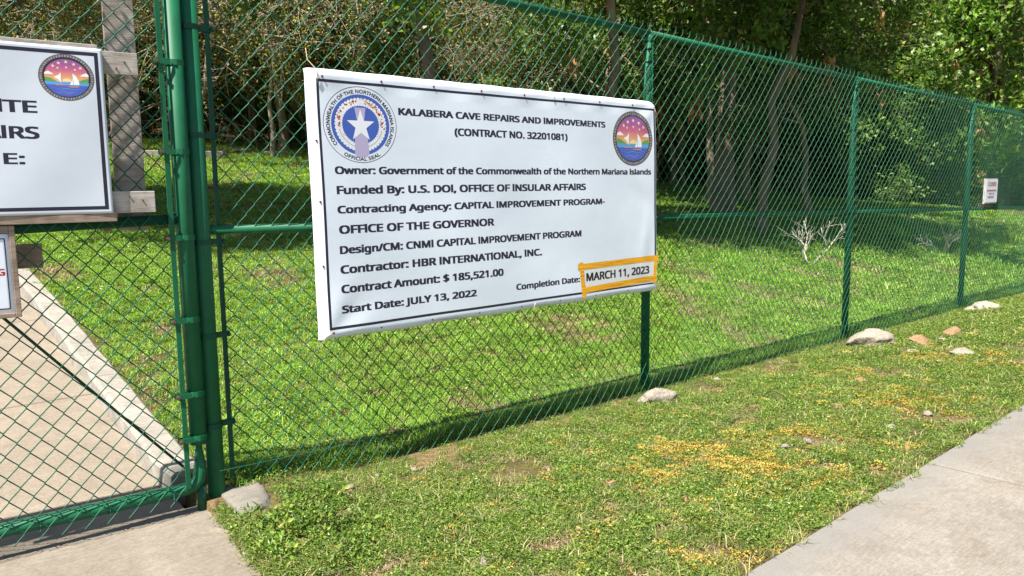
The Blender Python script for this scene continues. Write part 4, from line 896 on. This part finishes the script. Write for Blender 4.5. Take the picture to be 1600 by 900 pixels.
# ------------------------------------------------------------------ bleached dead shrubs on the lawn
def dead_shrub(px, h, seed, label):
    P = hit(*px); r_ = np.random.default_rng(seed); o = empty('dead_shrub', (P[0], P[1], Tf(P[0], P[1]))); tag(o, label, 'dead shrub')
    def grow(p0, d, L, rad, depth):
        n = 5; s = np.linspace(0, 1, n); pts = p0+d*L*s[:, None]+r_.normal(size=(n, 3))*0.035*L*s[:, None]
        MB().tube(pts, rad*(1-0.45*s), 6).build('branch', M['deadwood'], o, True)
        if depth == 0: return
        for k in range(2 if depth < 3 else 3):
            t0 = 0.5+0.5*r_.random(); i0 = int(t0*(n-1)-1e-6); b0 = pts[i0]
            d2 = d*0.75+r_.normal(size=3)*0.5; d2[2] += 0.25; d2 /= np.linalg.norm(d2); grow(b0, d2, L*(0.55+0.25*r_.random()), rad*0.62, depth-1)
    for k in range(3):
        a = k*2.1+seed; d = np.array([0.55*math.cos(a), 0.55*math.sin(a), 0.8]); d /= np.linalg.norm(d); grow(np.array([0.02*math.cos(a), 0.02*math.sin(a), -0.03]), d, h*0.42, 0.013, 3)
dead_shrub((1265, 415), 1.15, 3, 'bleached bare shrub on the lawn behind the fence beside the leaf littered rock post')
dead_shrub((1472, 398), 1.0, 8, 'small bleached bare shrub on the lawn near the closed notice')

# ------------------------------------------------------------------ grass and weeds (instanced clumps)
def blades(r_, n, rad, h, wd, lean, mat):
    V = []; Fc = []
    for k in range(n):
        a = r_.random()*6.283; rr = rad*math.sqrt(r_.random()); x, y = rr*math.cos(a), rr*math.sin(a); hh = h*(0.5+0.8*r_.random()); b = r_.random()*6.283; ln = lean*hh*(0.2+r_.random())
        ca, sa = math.cos(b), math.sin(b); w_ = wd*(0.7+0.6*r_.random()); o = len(V)
        for t_, ww in ((0, 1.0), (0.5, 0.85)):
            ox, oy, oz = x+ca*ln*t_*t_, y+sa*ln*t_*t_, hh*t_
            V += [(ox-sa*w_*ww/2, oy+ca*w_*ww/2, oz), (ox+sa*w_*ww/2, oy-ca*w_*ww/2, oz)]
        V.append((x+ca*ln, y+sa*ln, hh*(1-0.25*lean)))
        Fc += [(o, o+1, o+3, o+2), (o+2, o+3, o+4)]
    me = bpy.data.meshes.new('clump'); me.from_pydata(V, [], Fc); me.materials.append(mat); me.update(); return me
def leaflets(r_, n, rad, h, ll, lw, mat, up=0.5):
    V = []; Fc = []
    for k in range(n):
        a = r_.random()*6.283; rr = rad*math.sqrt(r_.random()); c = np.array([rr*math.cos(a), rr*math.sin(a), h*(0.15+0.85*r_.random())])
        d = r_.normal(size=3); d[2] = abs(d[2])*0.5+up*0.3; d /= np.linalg.norm(d); n_ = r_.normal(size=3)*0.5; n_[2] += 1; s = np.cross(d, n_); s /= np.linalg.norm(s); nn = np.cross(s, d)
        L = ll*(0.6+0.8*r_.random()); W = lw*(0.6+0.8*r_.random()); o = len(V)
        V += [tuple(c), tuple(c+d*L*0.4+s*W*0.5+nn*W*0.15), tuple(c+d*L-nn*L*0.12), tuple(c+d*L*0.4-s*W*0.5+nn*W*0.15)]; Fc.append((o, o+1, o+2, o+3))
    me = bpy.data.meshes.new('clump'); me.from_pydata(V, [], Fc); me.materials.append(mat); me.update(); return me
def litter_leaf(r_, n, rad, ll, lw, mat):
    V = []; Fc = []
    for k in range(n):
        a = r_.random()*6.283; rr = rad*math.sqrt(r_.random()); c = np.array([rr*math.cos(a), rr*math.sin(a), 0.012+0.02*r_.random()]); b = r_.random()*6.283; d = np.array([math.cos(b), math.sin(b), 0.25*r_.normal()]); s = np.array([-math.sin(b), math.cos(b), 0.3*r_.normal()])
        L = ll*(0.6+0.8*r_.random()); W = lw*(0.6+0.8*r_.random()); o = len(V)
        V += [tuple(c), tuple(c+d*L*0.45+s*W/2), tuple(c+d*L), tuple(c+d*L*0.45-s*W/2)]; Fc.append((o, o+1, o+2, o+3))
    me = bpy.data.meshes.new('clump'); me.from_pydata(V, [], Fc); me.materials.append(mat); me.update(); return me
rg = np.random.default_rng(21)
def source(name, meshes):
    c = bpy.data.collections.new(name)
    for k, me in enumerate(meshes): c.objects.link(bpy.data.objects.new('%s_%02d' % (name, k), me))
    return c
def scatter(name, pts, idx, scl, coll, label, cat):
    n = len(pts); me = bpy.data.meshes.new(name); me.vertices.add(n); me.vertices.foreach_set('co', np.asarray(pts, np.float32).ravel())
    a = me.attributes.new('clump_id', 'INT', 'POINT'); a.data.foreach_set('value', np.asarray(idx, np.int32))
    a = me.attributes.new('clump_scale', 'FLOAT', 'POINT'); a.data.foreach_set('value', np.asarray(scl, np.float32))
    rot = np.stack([rg.normal(size=n)*0.08, rg.normal(size=n)*0.08, rg.random(n)*6.283], 1).astype(np.float32)
    a = me.attributes.new('clump_rot', 'FLOAT_VECTOR', 'POINT'); a.data.foreach_set('vector', rot.ravel())
    o = link(name, me); tag(o, label, cat, kind='stuff')
    g = bpy.data.node_groups.new(name, 'GeometryNodeTree'); g.interface.new_socket('Geometry', in_out='INPUT', socket_type='NodeSocketGeometry'); g.interface.new_socket('Geometry', in_out='OUTPUT', socket_type='NodeSocketGeometry')
    ni = g.nodes.new('NodeGroupInput'); no = g.nodes.new('NodeGroupOutput'); ip = g.nodes.new('GeometryNodeInstanceOnPoints')
    ci = g.nodes.new('GeometryNodeCollectionInfo'); ci.inputs['Collection'].default_value = coll; ci.inputs['Separate Children'].default_value = True; ci.inputs['Reset Children'].default_value = True
    def na(nm, ty):
        q = g.nodes.new('GeometryNodeInputNamedAttribute'); q.data_type = ty; q.inputs['Name'].default_value = nm; return [s for s in q.outputs if s.enabled and s.name == 'Attribute'][0]
    g.links.new(ni.outputs[0], ip.inputs['Points']); g.links.new(ci.outputs[0], ip.inputs['Instance']); ip.inputs['Pick Instance'].default_value = True
    g.links.new(na('clump_id', 'INT'), ip.inputs['Instance Index']); g.links.new(na('clump_rot', 'FLOAT_VECTOR'), ip.inputs['Rotation']); g.links.new(na('clump_scale', 'FLOAT'), ip.inputs['Scale'])
    g.links.new(ip.outputs[0], no.inputs[0])
    md = o.modifiers.new('scatter', 'NODES'); md.node_group = g
    return o
def vnoise(x, y, s, seed):
    r_ = np.random.default_rng(seed); out = 0
    for k in range(5):
        a = r_.random()*6.283; f_ = s*(0.6+1.2*r_.random()); p_ = r_.random()*6.283; b = r_.random()*6.283
        out = out+np.sin((x*math.cos(a)+y*math.sin(a))*f_+p_+1.5*np.sin((x*math.cos(b)-y*math.sin(b))*f_*0.7))
    return out/5
def inview(P, mu=160, mv=120):
    u, v, z = topix(P); return (z > 0.3) & (u > -mu) & (u < 1600+mu) & (v < 900+mv)
# --- lawn
lawn_src = source('lawn_clump', [blades(rg, 80, 0.078, 0.030, 0.0040, 1.2, M['lawn_blade']), blades(rg, 70, 0.078, 0.024, 0.0044, 1.6, M['lawn_blade']), blades(rg, 34, 0.06, 0.085, 0.0045, 0.8, M['lawn_blade']), leaflets(rg, 80, 0.07, 0.025, 0.014, 0.009, M['weed']), blades(rg, 40, 0.075, 0.028, 0.0035, 1.6, M['straw']),
    leaflets(rg, 90, 0.16, 0.16, 0.06, 0.04, M['weed'])])
def lawn_points(n, y0, y1, x0, x1):
    X = rg.uniform(x0, x1, n); Y = rg.uniform(y0, y1, n); ok = X > XC(Y)+0.03; X, Y = X[ok], Y[ok]; P = np.stack([X, Y, T(X, Y)-0.012], 1); P = P[inview(P)]
    D = np.linalg.norm(P-CAM, axis=1); keep = rg.random(len(P)) < np.clip((6.0/D)**1.1, 0.1, 1); return P[keep], D[keep]
L1, D1 = lawn_points(90000, -0.02, 10, 0, 24); L2, D2 = lawn_points(110000, 10, 27, 0.5, 46)
LP = np.concatenate([L1, L2]); LD = np.concatenate([D1, D2])
bare = vnoise(LP[:, 0], LP[:, 1], 2.2, 4); keep = rg.random(len(LP)) < np.clip(1.15-np.clip(bare-0.15, 0, 1)*2.2, 0.30, 1); LP, LD, bare = LP[keep], LD[keep], bare[keep]
q = rg.random(len(LP)); li = np.where(q < 0.42, 0, np.where(q < 0.78, 1, np.where(q < 0.795, 2, np.where(q < 0.93, 3, 4)))); li = np.where((bare > 0.25) & (rg.random(len(LP)) < 0.45), 4, li)
li = np.where((li == 2) & (LP[:, 1] > 4), 0, li)
ls_ = (0.75+0.6*rg.random(len(LP)))*np.clip(LD/6.5, 1, 3.2)*(1-0.5*np.exp(-(LP[:, 1]/0.30)**2))
scatter('lawn_grass', LP, li, ls_, lawn_src, 'short mown green lawn behind the chain link fence', 'grass')
# --- weedy strip along the fence foot and leafy ground cover in the tree shade
X = rg.uniform(0.1, 16, 2200); Y = rg.uniform(0.0, 0.14, 2200); P = np.stack([X, Y, T(X, Y)-0.012], 1); P = P[inview(P)]; P = P[((P[:, 0]-2.74)/0.2)**2+((P[:, 1]+0.27)/0.16)**2 > 1]; P = P[(P[:, 0] > 0.22) | (P[:, 1] > -0.0)]; P = P[rg.random(len(P)) < 0.75]
scatter('fence_foot_weeds', P, np.where(rg.random(len(P)) < 0.35, 2, np.where(rg.random(len(P)) < 0.5, 3, 0)), 0.6+0.5*rg.random(len(P)), lawn_src, 'taller grass and weeds growing along the foot of the fence', 'grass')
# --- verge
verge_src = source('verge_clump', [blades(rg, 60, 0.058, 0.025, 0.0034, 1.5, M['verge_blade']), leaflets(rg, 140, 0.058, 0.023, 0.0100, 0.0048, M['weed']), leaflets(rg, 90, 0.052, 0.028, 0.0135, 0.0062, M['weed']), leaflets(rg, 75, 0.055, 0.020, 0.010, 0.006, M['weed_yellow']), blades(rg, 40, 0.06, 0.014, 0.0026, 2.4, M['straw']), blades(rg, 26, 0.04, 0.050, 0.0036, 1.1, M['verge_blade']), litter_leaf(rg, 2, 0.05, 0.034, 0.015, M['litter']), leaflets(rg, 46, 0.055, 0.075, 0.024, 0.011, M['weed'])])
n = 64000; X = rg.uniform(-0.3, 22, n); Y = rg.uniform(-1.955, 0.05, n)
ok = (X > XE(Y)-0.01)
ok &= ~((X > -0.04) & (X < 0.18) & (Y > -0.33) & (Y < 0.05) & (rg.random(n) < 0.985))
X, Y = X[ok], Y[ok]; P = np.stack([X, Y, T(X, Y)-0.012], 1); P = P[inview(P)]
D = np.linalg.norm(P-CAM, axis=1); P = P[rg.random(len(P)) < 0.85*np.clip((4.8/D)**0.8, 0.4, 1)]
D = np.linalg.norm(P-CAM, axis=1); X, Y = P[:, 0], P[:, 1]
nz1 = vnoise(X, Y, 5.0, 9); nz2 = vnoise(X, Y, 9.0, 10)
yel = np.zeros(len(P))
for px, rad, amt in (((1085, 715), 0.30, 0.8), ((1190, 735), 0.26, 0.65), ((1030, 745), 0.16, 0.6), ((1160, 690), 0.18, 0.6), ((1420, 625), 0.28, 0.6), ((1345, 585), 0.25, 0.4), ((1290, 680), 0.25, 0.5), ((1135, 870), 0.13, 0.6), ((1450, 560), 0.25, 0.45), ((970, 590), 0.1, 0.2), ((1560, 560), 0.4, 0.3)):
    c = hit(*px); yel = np.maximum(yel, amt*np.exp(-((X-c[0])**2+(Y-c[1])**2)/(rad*rad)))
bare = np.clip(nz1-0.04, 0, 1)*1.7+np.clip(nz2-0.20, 0, 1)*1.0+yel*0.25
for px, rad in (((560, 775), 0.18), ((1450, 545), 0.35), ((1345, 540), 0.3), ((1150, 640), 0.2), ((870, 850), 0.15), ((980, 800), 0.25)):
    c = hit(*px); bare = np.maximum(bare, 0.75*np.exp(-((X-c[0])**2+(Y-c[1])**2)/(rad*rad)))
keep = rg.random(len(P)) < np.clip(1.05-bare*0.75, 0.15, 1)
for o in bpy.data.objects:
    if o.name.startswith(('stone', 'post_footing')): keep &= (((X-o.location.x)/(0.95*o.scale.x))**2+((Y-o.location.y)/(0.8*o.scale.x))**2) > 1
lush = np.exp(-((X-0.10)**2/0.05+(Y+0.40)**2/0.12))
q = rg.random(len(P)); vi = np.where(q < 0.27, 0, np.where(q < 0.58, 1, np.where(q < 0.70, 2, np.where(q < 0.725, 3, np.where(q < 0.945, 4, np.where(q < 0.965, 5, np.where(q < 0.970, 6, 5)))))))
vi = np.where(rg.random(len(P)) < yel*(0.75+0.5*np.clip(nz2+0.2, 0, 1)), 3, vi); vi = np.where(rg.random(len(P)) < bare*0.55, np.where(rg.random(len(P)) < 0.93, 4, 6), vi)
vi = np.where((rg.random(len(P)) < lush*0.9), np.where(rg.random(len(P)) < 0.72, 2, 7), vi)
vs = (0.7+0.55*rg.random(len(P)))*np.clip(D/6.0, 1, 1.7)*(1-0.5*np.exp(-(Y/0.28)**2))
scatter('verge_grass', P[keep], vi[keep], vs[keep], verge_src, 'patchy weeds and grass covering the verge between fence and sidewalk', 'grass')
# creeping weeds over the sidewalk edge and the apron edge
X = rg.uniform(0.3, 16, 200); Y = -1.985+rg.normal(size=200)*0.008; P1 = np.stack([X, Y, T(X, Y)+0.002], 1)
Y2 = rg.uniform(-2.0, 0.0, 260); X2 = XE(Y2)+0.01+rg.normal(size=260)*0.016; P2 = np.stack([X2, Y2, T(X2, Y2)-0.015], 1); P2 = P2[Y2 < -0.10]
P = np.concatenate([P1, P2]); P = P[inview(P)]
scatter('edge_weeds', P, rg.choice([0, 1, 2, 5], len(P)), 0.6+0.5*rg.random(len(P)), verge_src, 'creeping weeds spilling over the concrete edges', 'grass')
